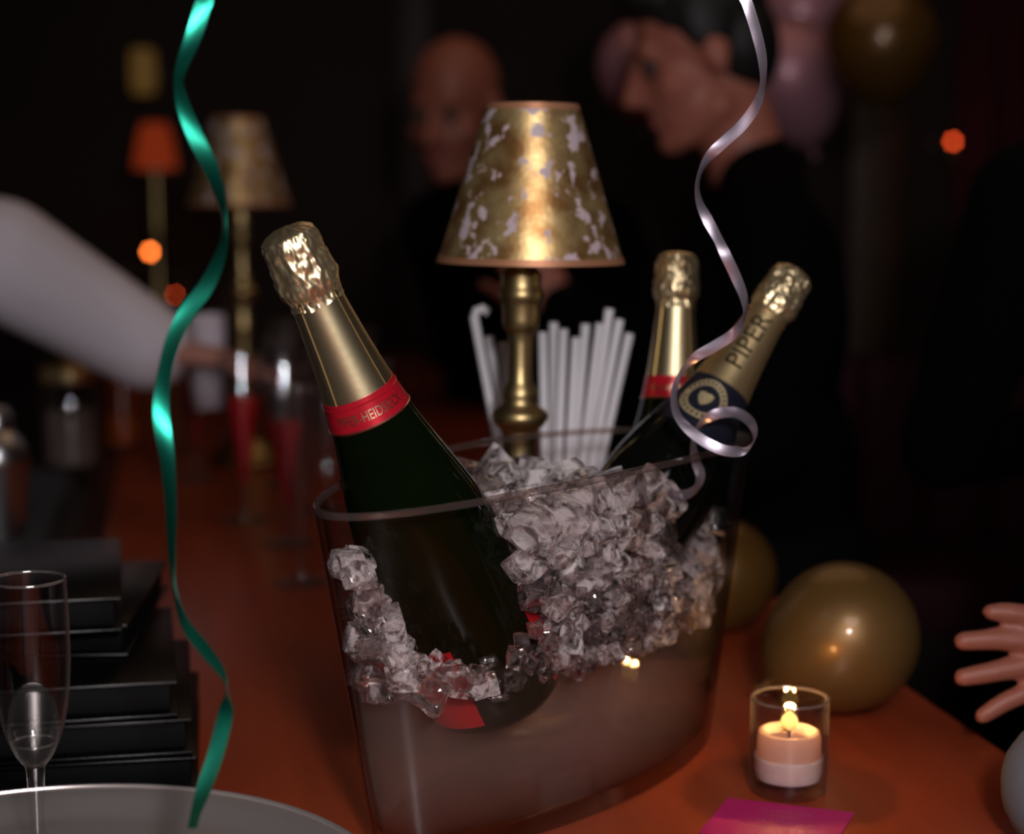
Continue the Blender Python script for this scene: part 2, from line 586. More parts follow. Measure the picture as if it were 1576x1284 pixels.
bucket = thing('ice_bucket', 'large clear acrylic oval ice bucket filled with ice and champagne bottles', 'ice bucket', (BC[0], BC[1], 0))
WT = .0045
rs = [ring(.0, .006), ring(.003, .001)] + [ring(z, 0, zfn=.009 * max(0, z - .12) / .12) for z in np.linspace(.008, BH - .004, 12)]
loft('outer_wall', rs, M['acryl'], bucket, True, False)
rs = [ring(.012, WT + .004), ring(.016, WT)] + [ring(z, WT, zfn=.009 * max(0, z - .12) / .12) for z in np.linspace(.02, BH - .004, 12)]
loft('inner_wall', rs, M['acryl'], bucket, True, False)
zf = .009
rs = [ring(BH - .0045, 0, zfn=zf), ring(BH - .001, .0003, zfn=zf), ring(BH, .0013, zfn=zf), ring(BH, WT - .0013, zfn=zf), ring(BH - .001, WT - .0003, zfn=zf), ring(BH - .0045, WT, zfn=zf)]
loft('rim', rs, M['acrylrim'], bucket, False, False, close=True)

WATER = .122
rs = [ring(.0165, WT + .0012)] + [ring(z, WT + .0008) for z in np.linspace(.022, WATER, 8)]
wat = loft('melt_water', rs, M['water'], None)
wat.location = (BC[0], BC[1], 0)
tag(wat, 'cloudy melt water filling the lower half of the acrylic bucket', 'water')

# ------------------------------------------------------------------ champagne bottles
L0 = .338
SEC = [(0.0, .0350), (.0025, .0395), (.008, .0440), (.016, .0452), (.06, .0452), (.110, .0452), (.124, .0448), (.136, .0436), (.148, .0415), (.160, .0388), (.172, .0356),
       (.184, .0323), (.196, .0292), (.206, .0268), (.2145, .0252), (.222, .0237), (.230, .0224), (.245, .0203), (.260, .0185), (.275, .0170), (.288, .0158), (.298, .0152)]
hs = np.array([a for a, b in SEC]); rr_ = np.array([b for a, b in SEC])


def brad(h):
    return float(np.interp(h, hs, rr_))


def cap_r(h, a, seed):
    """crumpled foil over cork, wire cage and lip: pleats, a pinch under the lip, dents"""
    t = L0 - h
    base = np.interp(t, [0, .0012, .004, .009, .018, .029, .034, .038, .0415, .045, .0475], [.0, .0120, .0165, .0178, .0182, .0192, .0197, .0190, .0168, .0163, .0172])
    p = Vector((math.cos(a) * 1.7 + seed, math.sin(a) * 1.7, t * 60))
    fold = abs(mn.noise(p * 1.6)) * .0020 + mn.noise(p * 4.1) * .0009
    wire = .0012 * max(0, 1 - abs(((a + seed) % (PI / 2)) - PI / 4) / .11) * (1 if .006 < t < .034 else 0)
    k = min(1, t / .004)
    return base - fold * k + wire


def make_bottle(name, label, top, bot, scale, kind, seed, group):
    top, bot = Vector(top), Vector(bot)
    z = (top - bot).normalized()
    mid = (top + bot) / 2
    tocam = Vector((0, 0, .43)) - mid
    y = -(tocam - z * tocam.dot(z)).normalized()
    x = y.cross(z)
    o = thing(name, label, 'champagne bottle', (0, 0, 0), 0, group)
    rot = Matrix((x, y, z)).transposed().to_4x4()
    o.matrix_world = Matrix.Translation(top - z * L0 * scale) @ rot @ Matrix.Scale(scale, 4)
    glass = [(.018, .012), (.030, .002)] + [(r, h) for h, r in SEC]
    lathe('glass_body', glass, M['bottle'] if kind == 'red' else M['bottle_black'], o, 72)
    # neck foil
    f0, f1 = (.2315, .2945) if kind == 'red' else (.218, .2945)
    prof = [(brad(h) + .0004, h) for h in np.linspace(f0, f1, 14)]
    nf = lathe('neck_foil', prof, M['foil'] if kind == 'red' else M['foil2'], o, 72, cap0=False, cap1=False)
    if kind == 'red':
        for a in (-PI / 2 - .78, -PI / 2 + .80):       # raised seams of the folded foil
            pts = [((brad(h) + .0006) * math.cos(a), (brad(h) + .0006) * math.sin(a), h) for h in np.linspace(f0, f1, 10)]
            tube('foil_seam', pts, .00035, M['foil'], nf, 6)
    # crumpled cap
    V, F = [], []
    n, m = 140, 44
    for i in range(m):
        t = .0475 * (i / (m - 1)) ** 1.15 + .00005
        for k in range(n):
            a = 2 * PI * k / n
            r = cap_r(L0 - t, a, seed)
            jag = (.0018 * mn.noise(Vector((math.cos(a) * 4, math.sin(a) * 4, seed))) if i == m - 1 else 0)
            dz = .0007 * mn.noise(Vector((r * 300 * math.cos(a) + seed, r * 300 * math.sin(a), 0))) if t < .004 else 0
            V.append((r * math.cos(a), r * math.sin(a), L0 - t + dz + jag))
    for i in range(m - 1):
        for k in range(n):
            k2 = (k + 1) % n
            F.append((i * n + k, (i + 1) * n + k, (i + 1) * n + k2, i * n + k2))
    obj('cap_foil', V, F, M['cap'], o, True, .9)
    if kind == 'red':
        c0, c1 = .2135, .2320
        prof = [(brad(h) + .0008, h) for h in np.linspace(c0, c1, 6)]
        prof = [(brad(c0) + .0002, c0)] + prof + [(brad(c1) + .0002, c1)]
        cb = lathe('collar_band', prof, M['red'], o, 96, cap0=False, cap1=False)
        for h in (c0 + .0006, c1 - .0034):
            pr = [(brad(h) + .0009, h - .0005), (brad(h) + .0014, h), (brad(h) + .0009, h + .0005)]
            lathe('gold_edge', pr, M['goldink'] if h < .216 else M['red'], cb, 96, cap0=False, cap1=False)
        TV, TF = text_data('PIPER-HEIDSIECK')
        hh = .0060; hc = .2215
        W = []
        for tx, ty, _ in TV:
            h = hc + ty * hh
            r = brad(h) + .00105
            a = -PI / 2 + .06 + tx * hh * .72 / r
            W.append((r * math.cos(a), r * math.sin(a), h))
        obj('lettering', W, TF, M['goldink'], cb, False)
        if scale < 1: return o               # the rear bottle's label is buried in the ice
        # red body label: wraps the far side, its two edges come into view
        V, F = [], []
        a0, a1, nn = -PI / 2 + .90, 1.5 * PI - .36, 60
        for i, h in enumerate(np.linspace(.012, .068, 6)):
            for k in range(nn):
                a = a0 + (a1 - a0) * k / (nn - 1)
                r = brad(h) + .0004
                V.append((r * math.cos(a), r * math.sin(a), h))
        for i in range(5):
            for k in range(nn - 1):
                F.append((i * nn + k, i * nn + k + 1, (i + 1) * nn + k + 1, (i + 1) * nn + k))
        obj('body_label', V, F, M['label_red'], o)
    else:
        prof = [(brad(h) + .0003, h) for h in np.linspace(.168, .2185, 8)]
        lathe('shoulder_label', prof, M['navy'], o, 72, cap0=False, cap1=False)
        TV, TF = text_data('PIPER')
        hh = .0150
        W = []
        for tx, ty, _ in TV:                # reads up the neck
            h = .2600 + tx * hh * 1.02
            r = brad(h) + .0008
            a = -PI / 2 - .12 - ty * hh / r
            W.append((r * math.cos(a), r * math.sin(a), h))
        obj('lettering', W, TF, M['darkink'], nf, False)
        # round seal with a ring, dark ground and an emblem
        def onto(px, py, lift):
            h = .1960 + py
            r = brad(h) + lift
            a = -PI / 2 - .22 + px / brad(.196)
            return (r * math.cos(a), r * math.sin(a), h)
        def disc(r0, r1, lift, nm, mat, par):
            V, F, n = [], [], 48
            R = np.linspace(r0, r1, 5)
            for q in R:
                for k in range(n):
                    V.append(onto(q * math.cos(2 * PI * k / n), q * math.sin(2 * PI * k / n), lift))
            for i in range(len(R) - 1):
                for k in range(n):
                    F.append((i * n + k, i * n + (k + 1) % n, (i + 1) * n + (k + 1) % n, (i + 1) * n + k))
            return obj(nm, V, F, mat, par)
        seal = disc(.0125, .0185, .0010, 'seal_ring', M['sealgold'], o)
        disc(.0005, .0128, .0007, 'seal_ground', M['navy'], seal)
        V = [onto(x * .0062, y * .0062, .0012) for x, y in [(-1, .75), (-.35, .95), (0, .8), (.35, .95), (1, .75), (.85, -.1), (.45, -.7), (0, -1.1), (-.45, -.7), (-.85, -.1)]]
        obj('emblem', V, [tuple(range(10))], M['sealgold'], seal, False)
        QV, QF = [], []
        for k in range(26):                 # small lettering round the ring, too small to read
            if k % 13 in (0,): continue
            a = 2 * PI * k / 26
            c = (.0155 * math.cos(a), .0155 * math.sin(a))
            t = (-math.sin(a), math.cos(a)); nrm = (math.cos(a), math.sin(a))
            QF.append(tuple(len(QV) + i for i in range(4)))
            QV += [onto(c[0] + t[0] * i * .0008 + nrm[0] * j * .0014, c[1] + t[1] * i * .0008 + nrm[1] * j * .0014, .0013) for i, j in ((-1, -1), (1, -1), (1, 1), (-1, 1))]
        tag(obj('ring_lettering', QV, QF, M['navy'], seal, False), kind='stuff')
    return o


TOP1, BOT1 = (-.1404, 1.0859, .4033), (-.0050, 1.1690, .0745)
BOT = [
    ('champagne_bottle', 'champagne bottle with red lettered collar leaning left at the bucket front', TOP1, BOT1, 1.065, 'red', .3),
    ('champagne_bottle', 'upright champagne bottle with plain gold neck and red collar at the bucket back', (.1320, 1.4030, .3769), (.1174, 1.3388, .0474), .95, 'red', 2.1),
    ('champagne_bottle', 'champagne bottle with letters up its gold neck and a round navy seal', (.2186, 1.3538, .3639), (.0339, 1.2368, .1017), .95, 'seal', 4.7),
]
bottles = [make_bottle(n, l, t, b, s, k, sd, 'champagne bottles in the ice bucket') for n, l, t, b, s, k, sd in BOT]

# ------------------------------------------------------------------ ice: every piece an object
def ice_shape(seed, hollow):
    r = random.Random(seed)
    bm = bmesh.new()
    if hollow:                              # bar ice with a melted hole
        n, prof = 12, [(.55, -.8), (.95, -.75), (1.0, 0), (.9, .7), (.55, .85), (.45, .4), (.5, -.4)]
        V, F = lathe_data(prof, n, None, False, False)
        vs = [bm.verts.new(v) for v in V]
        for f in F: bm.faces.new([vs[i] for i in f])
        m = len(prof)
        for k in range(n):
            k2 = (k + 1) % n
            bm.faces.new([vs[(m - 1) * n + k], vs[(m - 1) * n + k2], vs[k2], vs[k]])
    else:
        bmesh.ops.create_cube(bm, size=1.7)
        for v in bm.verts:
            v.co = Vector((v.co.x * r.uniform(.7, 1.1), v.co.y * r.uniform(.7, 1.1), v.co.z * r.uniform(.6, 1.05))) + Vector((r.uniform(-.2, .2), r.uniform(-.2, .2), r.uniform(-.2, .2)))
        bmesh.ops.bevel(bm, geom=bm.edges[:], offset=.22, segments=2, affect='EDGES', profile=.6)
        bmesh.ops.subdivide_edges(bm, edges=[e for e in bm.edges if e.calc_length() > .6], cuts=1, use_grid_fill=True)
    for v in bm.verts:
        p = v.co * 1.3 + Vector((seed * 7.3, 0, 0))
        v.co *= 1 + .20 * mn.noise(p)
        d = v.co - Vector((r.uniform(.7, .8), .5, .6))
    bmesh.ops.recalc_face_normals(bm, faces=bm.faces)
    me = bpy.data.meshes.new('ice_cube')
    bm.to_mesh(me); bm.free()
    me.polygons.foreach_set('use_smooth', [True] * len(me.polygons))
    me.set_sharp_from_angle(angle=.55)
    me.materials.append(M['ice2'] if seed % 3 == 1 else M['ice1'])
    return me


ICE = [ice_shape(i, i % 4 == 3) for i in range(12)]
BAX = []
for n_, l_, t, b, s, k, sd in BOT:
    t, b = np.array(t), np.array(b)
    a = (t - b) / np.linalg.norm(t - b)
    BAX.append((t - a * L0 * s, a, s))


def ice_top(u):
    return np.interp(u, [-.22, -.16, -.10, .0, .045, .09, .14, .22], [.200, .208, .216, .228, .214, .200, .184, .176])


def pack_ice(N):
    r = rng.uniform(.0100, .0172, N)
    st = []
    while len(st) < N:                      # start anywhere in the bucket that no bottle fills
        u, v, z = rng.uniform(-.21, .21), rng.uniform(-.07, .07), rng.uniform(.112, .235)
        k = bscale(z)
        if (abs(u) / (BA * k - .018)) ** BN + (abs(v) / (BB * k - .018)) ** BN > 1 or z > ice_top(u): continue
        x = np.append(u * BU + v * BV + BC, z)
        if all(np.linalg.norm(x - b0 - np.clip((x - b0) @ ax, 0, L0 * s) * ax) > brad(min(max(((x - b0) @ ax) / s, .012), .297)) * s + .006 for b0, ax, s in BAX):
            st.append((u, v, z))
    for i in range(0, 62):                  # plenty at the near end, round the leaning bottle
        st[i] = (rng.uniform(-.205, -.04), rng.uniform(-.055, -.012), rng.uniform(.112, .20))
    for i in range(195, 250):
        st[i] = (rng.uniform(-.212, -.150), rng.uniform(-.045, .045), rng.uniform(.112, .20))
    r[195:250] = rng.uniform(.0082, .0112, 55)
    for i in range(62, 92):
        st[i] = (rng.uniform(-.205, -.165), rng.uniform(-.03, .03), rng.uniform(.112, .20))
    for i in range(92, 150):
        st[i] = (rng.uniform(.06, .200), rng.uniform(-.068, -.044), rng.uniform(.112, .185))
    r[:92] = rng.uniform(.0082, .0118, 92)
    r[92:150] = rng.uniform(.0083, .0115, 58)
    for i in range(150, 195):               # slivers caught between the front bottle and the wall at the water line
        st[i] = (rng.uniform(-.135, -.035), rng.uniform(-.062, -.050), rng.uniform(.108, .150))
    r[150:195] = rng.uniform(.0058, .0080, 45)
    uvz = np.array(st)
    for it in range(220):
        X = np.concatenate([uvz[:, :1] * BU + uvz[:, 1:2] * BV + BC, uvz[:, 2:]], 1)
        D = X[:, None] - X[None]
        d = np.linalg.norm(D, axis=2) + 1e-9
        np.fill_diagonal(d, 9)
        ov = np.maximum(0, (r[:, None] + r[None]) * .94 - d)
        X = X + (D / d[..., None] * ov[..., None]).sum(1) * .35
        X[:, 2] -= .0002
        for b0, ax, s in BAX:
            h = (X - b0) @ ax
            foot = b0 + np.clip(h, 0, L0 * s)[:, None] * ax
            q = X - foot
            dq = np.linalg.norm(q, axis=1) + 1e-9
            need = np.array([brad(min(max(hh / s, .012), .297)) * s for hh in h]) + r * .93
            pen = np.maximum(0, need - dq)
            X = X + q / dq[:, None] * pen[:, None] * .8
        rel = X[:, :2] - BC
        u, v, z = rel @ BU, rel @ BV, X[:, 2]
        z = np.clip(z, .112, None)
        z = np.minimum(z, ice_top(u) - r * .5)
        k = .79 + .21 * z / BH
        A_, B_ = BA * k - WT - r * 1.10, BB * k - WT - r * 1.10
        e = (np.abs(u / A_) ** BN + np.abs(v / B_) ** BN) ** (1 / BN)
        f = np.where(e > 1, 1 / e, 1)
        uvz = np.stack([u * f, v * f, z], 1)
    X = np.concatenate([uvz[:, :1] * BU + uvz[:, 1:2] * BV + BC, uvz[:, 2:]], 1)
    ok = np.ones(N, bool)
    for b0, ax, s in BAX:
        h = (X - b0) @ ax
        foot = b0 + np.clip(h, 0, L0 * s)[:, None] * ax
        dq = np.linalg.norm(X - foot, axis=1)
        need = np.array([brad(min(max(hh / s, .012), .297)) * s for hh in h]) + r * .55
        ok &= dq > need
    # no ice between the leaning front bottle and the wall above the bottle's lower end
    b0, ax, s = BAX[0]
    h = (X - b0) @ ax
    q = X - (b0 + h[:, None] * ax)
    toc = np.array([0, -.95, .3]) - ax * np.dot([0, -.95, .3], ax)
    toc /= np.linalg.norm(toc)
    front = q @ toc
    side = np.linalg.norm(q - front[:, None] * toc, axis=1)
    ok &= ~((front > 0) & (side < .040) & (h > .070))
    ok &= ~((front > 0) & (side < .045) & (h > 0) & (h < .085) & (r > .0095) & (uvz[:, 0] > -.15))
    # drop the pieces that ended up deep inside another
    keep = []
    for i in range(N):
        if not ok[i]: continue
        if all(np.linalg.norm(X[i] - X[j]) > (r[i] + r[j]) * .55 for j in keep):
            keep.append(i)
    return X[keep], r[keep], uvz[keep]


IX, IR, IU = pack_ice(440)
def fill_gaps(tries, umin, umax, vmin, vmax, zmin, zmax, r0, r1, close):
    """more pieces wherever the packed ones left a hole at the near end"""
    global IX, IR, IU
    for _ in range(tries):
        u, v, z, r = rng.uniform(umin, umax), rng.uniform(vmin, vmax), rng.uniform(zmin, zmax), rng.uniform(r0, r1)
        k = bscale(z)
        if (abs(u) / (BA * k - WT - r)) ** BN + (abs(v) / (BB * k - WT - r)) ** BN > 1: continue
        x = np.append(u * BU + v * BV + BC, z)
        if any(np.linalg.norm(x - b0 - np.clip((x - b0) @ ax, 0, L0 * s) * ax) < brad(min(max(((x - b0) @ ax) / s, .012), .297)) * s + r * .72 for b0, ax, s in BAX): continue
        b0, ax, s = BAX[0]                  # keep the view of the leaning bottle free above its lower end
        h = (x - b0) @ ax
        q = x - b0 - h * ax
        toc = np.array([0, -.95, .3]) - ax * np.dot([0, -.95, .3], ax)
        toc /= np.linalg.norm(toc)
        if q @ toc > 0 and h > .062 and np.linalg.norm(q - (q @ toc) * toc) < .047: continue
        if (np.linalg.norm(IX - x, axis=1) < (IR + r) * close).any(): continue
        IX = np.vstack([IX, x]); IR = np.append(IR, r); IU = np.vstack([IU, (u, v, z)])


fill_gaps(2600, -.215, -.14, -.055, .055, .110, .202, .0085, .0125, .72)
fill_gaps(2600, -.16, -.02, -.070, -.035, .106, .142, .0062, .0080, .80)
fill_gaps(1500, .05, .21, -.070, -.030, .112, .182, .0085, .0115, .72)
if len(IX) > 300:                           # leave out what lies deepest in the heap
    depth = ((IU[:, 1] > -.01) & (IU[:, 0] > -.12)) * (ice_top(IU[:, 0]) - IU[:, 2])
    idx = np.sort(np.argsort(depth)[:300])
    IX, IR, IU = IX[idx], IR[idx], IU[idx]
CLEAR = [m for m in ICE if m.materials[0] == M['ice2']]
for i, (x, r, u) in enumerate(zip(IX, IR, IU)):
    if u[0] < -.155:
        lab, grp = 'piece of ice at the near rounded end of the bucket', 'ice at the near end of the bucket'
    elif u[0] < -.03:
        lab, grp = 'piece of ice packed around the lower end of the front champagne bottle', 'ice around the front bottle'
    elif u[0] > .10:
        lab, grp = 'piece of ice at the far end of the bucket under the rear bottles', 'ice under the rear bottles'
    elif u[2] > ice_top(u[0]) - .028:
        lab, grp = 'piece of ice lying on top of the heap mid bucket', 'ice on top of the heap'
    elif u[1] < -.028:
        lab, grp = 'piece of ice pressed against the front wall mid bucket', 'ice against the front wall'
    else:
        lab, grp = 'piece of ice buried inside the heap mid bucket', 'ice inside the heap'
    o = bpy.data.objects.new('ice_cube', CLEAR[int(rng.integers(len(CLEAR)))] if r < .0081 else ICE[int(rng.integers(len(ICE)))])
    COL.objects.link(o)
    o.location = x
    o.rotation_euler = rng.uniform(0, 2 * PI, 3)
    o.scale = [r * q for q in rng.uniform(.92, 1.22, 3)]
    tag(o, lab, 'ice', grp)

# ------------------------------------------------------------------ the candlestick lamp
def make_lamp(name, label, loc, scale=1., rz=0.):
    o = thing(name, label, 'table lamp', loc, rz, 'brass candlestick lamps on the bar')
    lathe('base', [(.050, 0), (.054, .003), (.054, .007), (.050, .010), (.044, .013), (.046, .017), (.044, .021), (.034, .026), (.024, .034), (.019, .044), (.0165, .056)], M['brass'], o, 48)
    lathe('stem', [(.0165, .055), (.015, .062), (.0185, .068), (.0185, .074), (.0140, .082), (.0125, .10), (.0118, .13), (.0115, .16), (.0125, .185), (.0145, .195), (.0148, .203), (.0128, .207),
                   (.0130, .220), (.0136, .232), (.0150, .237), (.0195, .2405), (.0222, .2455), (.0226, .2490), (.0205, .2525), (.0150, .2560), (.0132, .2600), (.0142, .2640), (.0140, .2685),
                   (.0110, .2725), (.0098, .276), (.0094, .290), (.0096, .306), (.0102, .3125), (.0116, .3160)], M['brass'], o, 48)
    lathe('socket', [(.0116, .3155), (.0140, .3185), (.0146, .3250), (.0150, .3350), (.0162, .3395), (.0178, .3420), (.0180, .3460), (.0166, .3490), (.0158, .3530), (.0162, .3570), (.0160, .3610),
                     (.0120, .3650), (.0070, .3680), (.0050, .3760)], M['brass'], o, 48)
    # carrier ring under the shade
    tube('shade_carrier', [(.0, 0, .372), (.030, 0, .402), (.050, 0, .418)], .0014, M['brass'], o, 6)
    ox = .0072
    b0, b1, t0, t1 = .3695, .3745, .4875, .4925
    R = lambda z: .0735 + (.0355 - .0735) * (z - b0) / (t1 - b0)
    prof = [(R(b1), b1 - .001), (R(t0), t0 + .001), (R(t0) - .0012, t0 + .001), (R(b1) - .0012, b1 - .001)]
    V, F = lathe_data(prof + prof[:1], 72, None, False, False)
    sh = obj('lamp_shade', [(x + ox, y, z) for x, y, z in V], F, M['shade'], o)
    for z0, z1 in ((b0, b1), (t0, t1)):
        prof = [(R(z0) + .0007, z0), (R(z1) + .0007, z1), (R(z1) - .0018, z1), (R(z0) - .0018, z0), (R(z0) + .0007, z0)]
        V, F = lathe_data(prof, 72, None, False, False)
        obj('shade_trim', [(x + ox, y, z) for x, y, z in V], F, M['trim'], sh)
    o.scale = (scale,) * 3
    return o


lamp = make_lamp('table_lamp', 'brass candlestick lamp with flaked gold shade close behind the ice bucket', (.0035, 1.384, 0), 1, .9)
lamp.rotation_euler[1] = math.radians(.6)
lamp.rotation_euler[2] = 0
lamp2 = copy_tree(lamp)
lamp2.location = (-.414, 2.70, 0)
lamp2.scale = (1.08,) * 3
lamp2.rotation_euler = (0, 0, 2.2)
lamp2['label'] = 'brass candlestick lamp with gold shade farther along the bar beside the flutes'

# the red-shaded lit lamp at the far end
l3 = thing('table_lamp', 'dim table lamp with a lit red shade at the far bar end', 'table lamp', (-.865, 4.30, 0))
lathe('base', [(.05, 0), (.055, .005), (.05, .012), (.02, .03), (.014, .05)], M['brass'], l3, 32)
lathe('stem', [(.014, .05), (.012, .1), (.018, .12), (.012, .15), (.011, .3), (.016, .33), (.012, .36), (.012, .46)], M['brass'], l3, 32)
s3 = lathe('lamp_shade', [(.054, .465), (.050, .50), (.040, .55), (.030, .578), (.028, .578), (.038, .55), (.048, .50), (.052, .465)], M['lit_red_shade'], l3, 40, cap0=False, cap1=False)
lathe('shade_trim', [(.0545, .462), (.0555, .465), (.0545, .468), (.052, .465), (.0545, .462)], M['trim'], s3, 40, cap0=False, cap1=False)

# ------------------------------------------------------------------ paper-wrapped straws in a caddy
cad = thing('straw_holder', 'dark glass tumbler holding paper-wrapped straws behind the lamp', 'straw holder', (.028, 1.512, 0))
lathe('tumbler', [(.034, .0), (.036, .004), (.041, .11), (.0385, .11), (.0335, .008), (.0, .008)], P('smoky_glass', (.03, .015, .015), .1, vary=(20, (.02, .01, .01))), cad, 40, cap1=False)
st = [  # (foot x, foot y, tip x, tip y, tip z, bent)
    (-.004, -.012, -.060, -.020, .318, 1), (.000, .010, -.048, .000, .300, 0), (-.006, .0, -.036, -.016, .296, 0),
    (.004, -.014, -.002, -.026, .306, 0), (.010, .012, .008, .004, .312, 0), (.006, .0, .016, -.018, .308, 0), (.012, -.012, .027, -.010, .300, 0),
    (.014, .008, .036, .010, .310, 0), (.012, -.006, .047, -.020, .313, 0), (.016, .004, .056, .000, .324, 0), (.010, -.012, .064, -.014, .316, 0), (.012, .010, .074, .008, .302, 0),
]
for i, (fx, fy, tx, ty, tz, bent) in enumerate(st):
    a, b = Vector((cad.location.x + fx, cad.location.y + fy, .012)), Vector((cad.location.x + tx, cad.location.y + ty, tz))
    d = (b - a).normalized()
    pts = [a, a.lerp(b, .35), a.lerp(b, .7), b]
    rad = [.0036, .0038, .0038, .0040]
    if bent:
        s = Vector((1 if tx > 0 or i == 0 else -1, 0, 0))
        pts += [b + d * .006 + s * .003, b + d * .008 + s * .008, b + d * .004 + s * .013]
        rad += [.004, .0040, .0038]
    V, F = tube_data(pts, rad, 8)
    y0 = Vector((0, 1, 0))
    o = obj('wrapped_straw', [v for v in V], F, M['paper'], None)
    c = a
    o.data.transform(Matrix.Translation(-c)); o.location = c
    side = ('bent-tipped white paper-wrapped straw, outermost on the lamp stem\'s left', 'second white paper-wrapped straw from the bent-tipped one, left of the stem',
            'white paper-wrapped straw closest to the lamp stem on its left')[i] if i < 3 else (
            ('first', 'second', 'third', 'fourth', 'fifth', 'sixth', 'seventh', 'eighth', 'ninth')[i - 3] + ' white paper-wrapped straw counting rightwards from the lamp stem')
    tag(o, side, 'straw', 'paper-wrapped straws in the tumbler')

# ------------------------------------------------------------------ votive candle and card
def make_votive(name, label, loc, lit=True):
    o = thing(name, label, 'candle', loc)
    R, Hh = .0278, .0690
    prof = [(.0, .0), (.0255, .0), (.0268, .0015), (.0272, .006), (R, .02), (R, Hh - .0008), (R - .0008, Hh), (R - .0018, Hh), (R - .0024, Hh - .001), (R - .0026, .018), (.0235, .0105), (.019, .0095), (.0, .0092)]
    lathe('glass_cup', prof, M['glassthick'], o, 64, cap0=False, cap1=False)
    lathe('rim', [(R - .0010 + .0014 * math.cos(a), Hh - .0004 + .0012 * math.sin(a)) for a in np.linspace(0, 2 * PI, 9)], M['glassrim'], o, 64, cap0=False, cap1=False)
    pool = [(.0, .0096), (.0190, .0098), (.0232, .0110), (.0248, .0180), (.0250, .0262), (.0238, .0276), (.0215, .0250), (.0, .0246)]
    lathe('melted_wax', pool, M['wax'], o, 48, cap0=False, cap1=False)
    f = lambda r, z, a: r * (1 + .02 * mn.noise(Vector((math.cos(a) * 2, math.sin(a) * 2, z * 90)))) if r > .004 else r
    can = [(.0, .0246), (.0225, .0248), (.0228, .032), (.0225, .041), (.0215, .0442), (.0195, .0452), (.0175, .0440), (.014, .0395), (.008, .0385), (.0, .0383)]
    wx = lathe('wax_candle', can, M['candlewax'], o, 56, f, cap0=False, cap1=False)
    tube('wick', [(0, 0, .038), (.0003, 0, .043), (.0010, 0, .0475)], .0008, M['wick'], wx, 8)
    if lit:
        lathe('flame', [(.0002, .0450), (.0034, .0464), (.0056, .0488), (.0062, .0515), (.0052, .0545), (.0030, .0572), (.0009, .0590), (.0001, .0598)], M['flame'], o, 24)
    return o


def candlewax():
    m, nt, N, L = nodes_of('glowing_wax')
    N.remove(N['Principled BSDF'])
    d = N.new('ShaderNodeBsdfDiffuse'); d.inputs[0].default_value = (.85, .68, .60, 1)
    t = N.new('ShaderNodeBsdfTranslucent'); t.inputs[0].default_value = (.95, .66, .46, 1)
    mx = N.new('ShaderNodeMixShader'); mx.inputs[0].default_value = .6
    tc = N.new('ShaderNodeTexCoord'); n = N.new('ShaderNodeTexNoise'); n.inputs['Scale'].default_value = 90
    bp = N.new('ShaderNodeBump'); bp.inputs['Strength'].default_value = .3; bp.inputs['Distance'].default_value = .001
    L.new(tc.outputs['Object'], n.inputs['Vector']); L.new(n.outputs['Fac'], bp.inputs['Height'])
    L.new(bp.outputs[0], d.inputs['Normal'])
    L.new(d.outputs[0], mx.inputs[1]); L.new(t.outputs[0], mx.inputs[2]); L.new(mx.outputs[0], N['Material Output'].inputs['Surface'])
    return m


M['candlewax'] = candlewax()
VOT = (.1975, 1.2095, 0)
make_votive('votive_candle', 'lit votive candle in a clear glass beside the pink card', VOT)
pl = bpy.data.lights.new('candle_light', 'POINT'); pl.energy = .55; pl.color = (1, .50, .16); pl.shadow_soft_size = .004
plo = bpy.data.objects.new('candle_light', pl); COL.objects.link(plo); plo.location = (VOT[0], VOT[1], .0585)

# card: corners on the bar top
cc = [(.1250, 1.1265), (.1523, 1.1927), (.2361, 1.1630), (.2088, 1.0968)]
cx, cy = sum(c[0] for c in cc) / 4, sum(c[1] for c in cc) / 4
card = thing('card', 'magenta printed card lying on the bar before the candle', 'card', (cx, cy, 0))
V = [(x - cx, y - cy, z) for z in (.0004, .0009) for x, y in cc]
obj('card_stock', V, [(3, 2, 1, 0), (4, 5, 6, 7), (0, 1, 5, 4), (1, 2, 6, 5), (2, 3, 7, 6), (3, 0, 4, 7)], M['magenta'], card, False)
ex = Vector((cc[2][0] - cc[1][0], cc[2][1] - cc[1][1], 0)).normalized(); ey = Vector((cc[1][0] - cc[0][0], cc[1][1] - cc[0][1], 0)).normalized()
r2 = random.Random(3)
PV, PF = [], []
for row, (yy, half) in enumerate(((.020, .017), (.011, .010), (.000, .022), (-.012, .026))):      # rows of script too small to read
    x = -half
    while x < half:
        wd = r2.uniform(.0008, .0026)
        c = ex * (x + wd / 2 + .002) + ey * yy
        o_ = len(PV)
        PV += [tuple(c + ex * (i * wd / 2) + ey * (j * r2.uniform(.0004, .0010)) + Vector((0, 0, .00105))) for i, j in ((-1, -1), (1, -1), (1, 1), (-1, 1))]
        PF.append((o_, o_ + 1, o_ + 2, o_ + 3))
        x += wd + r2.uniform(.0008, .003)
tag(obj('printed_lines', PV, PF, M['cardink'], card, False), kind='stuff')

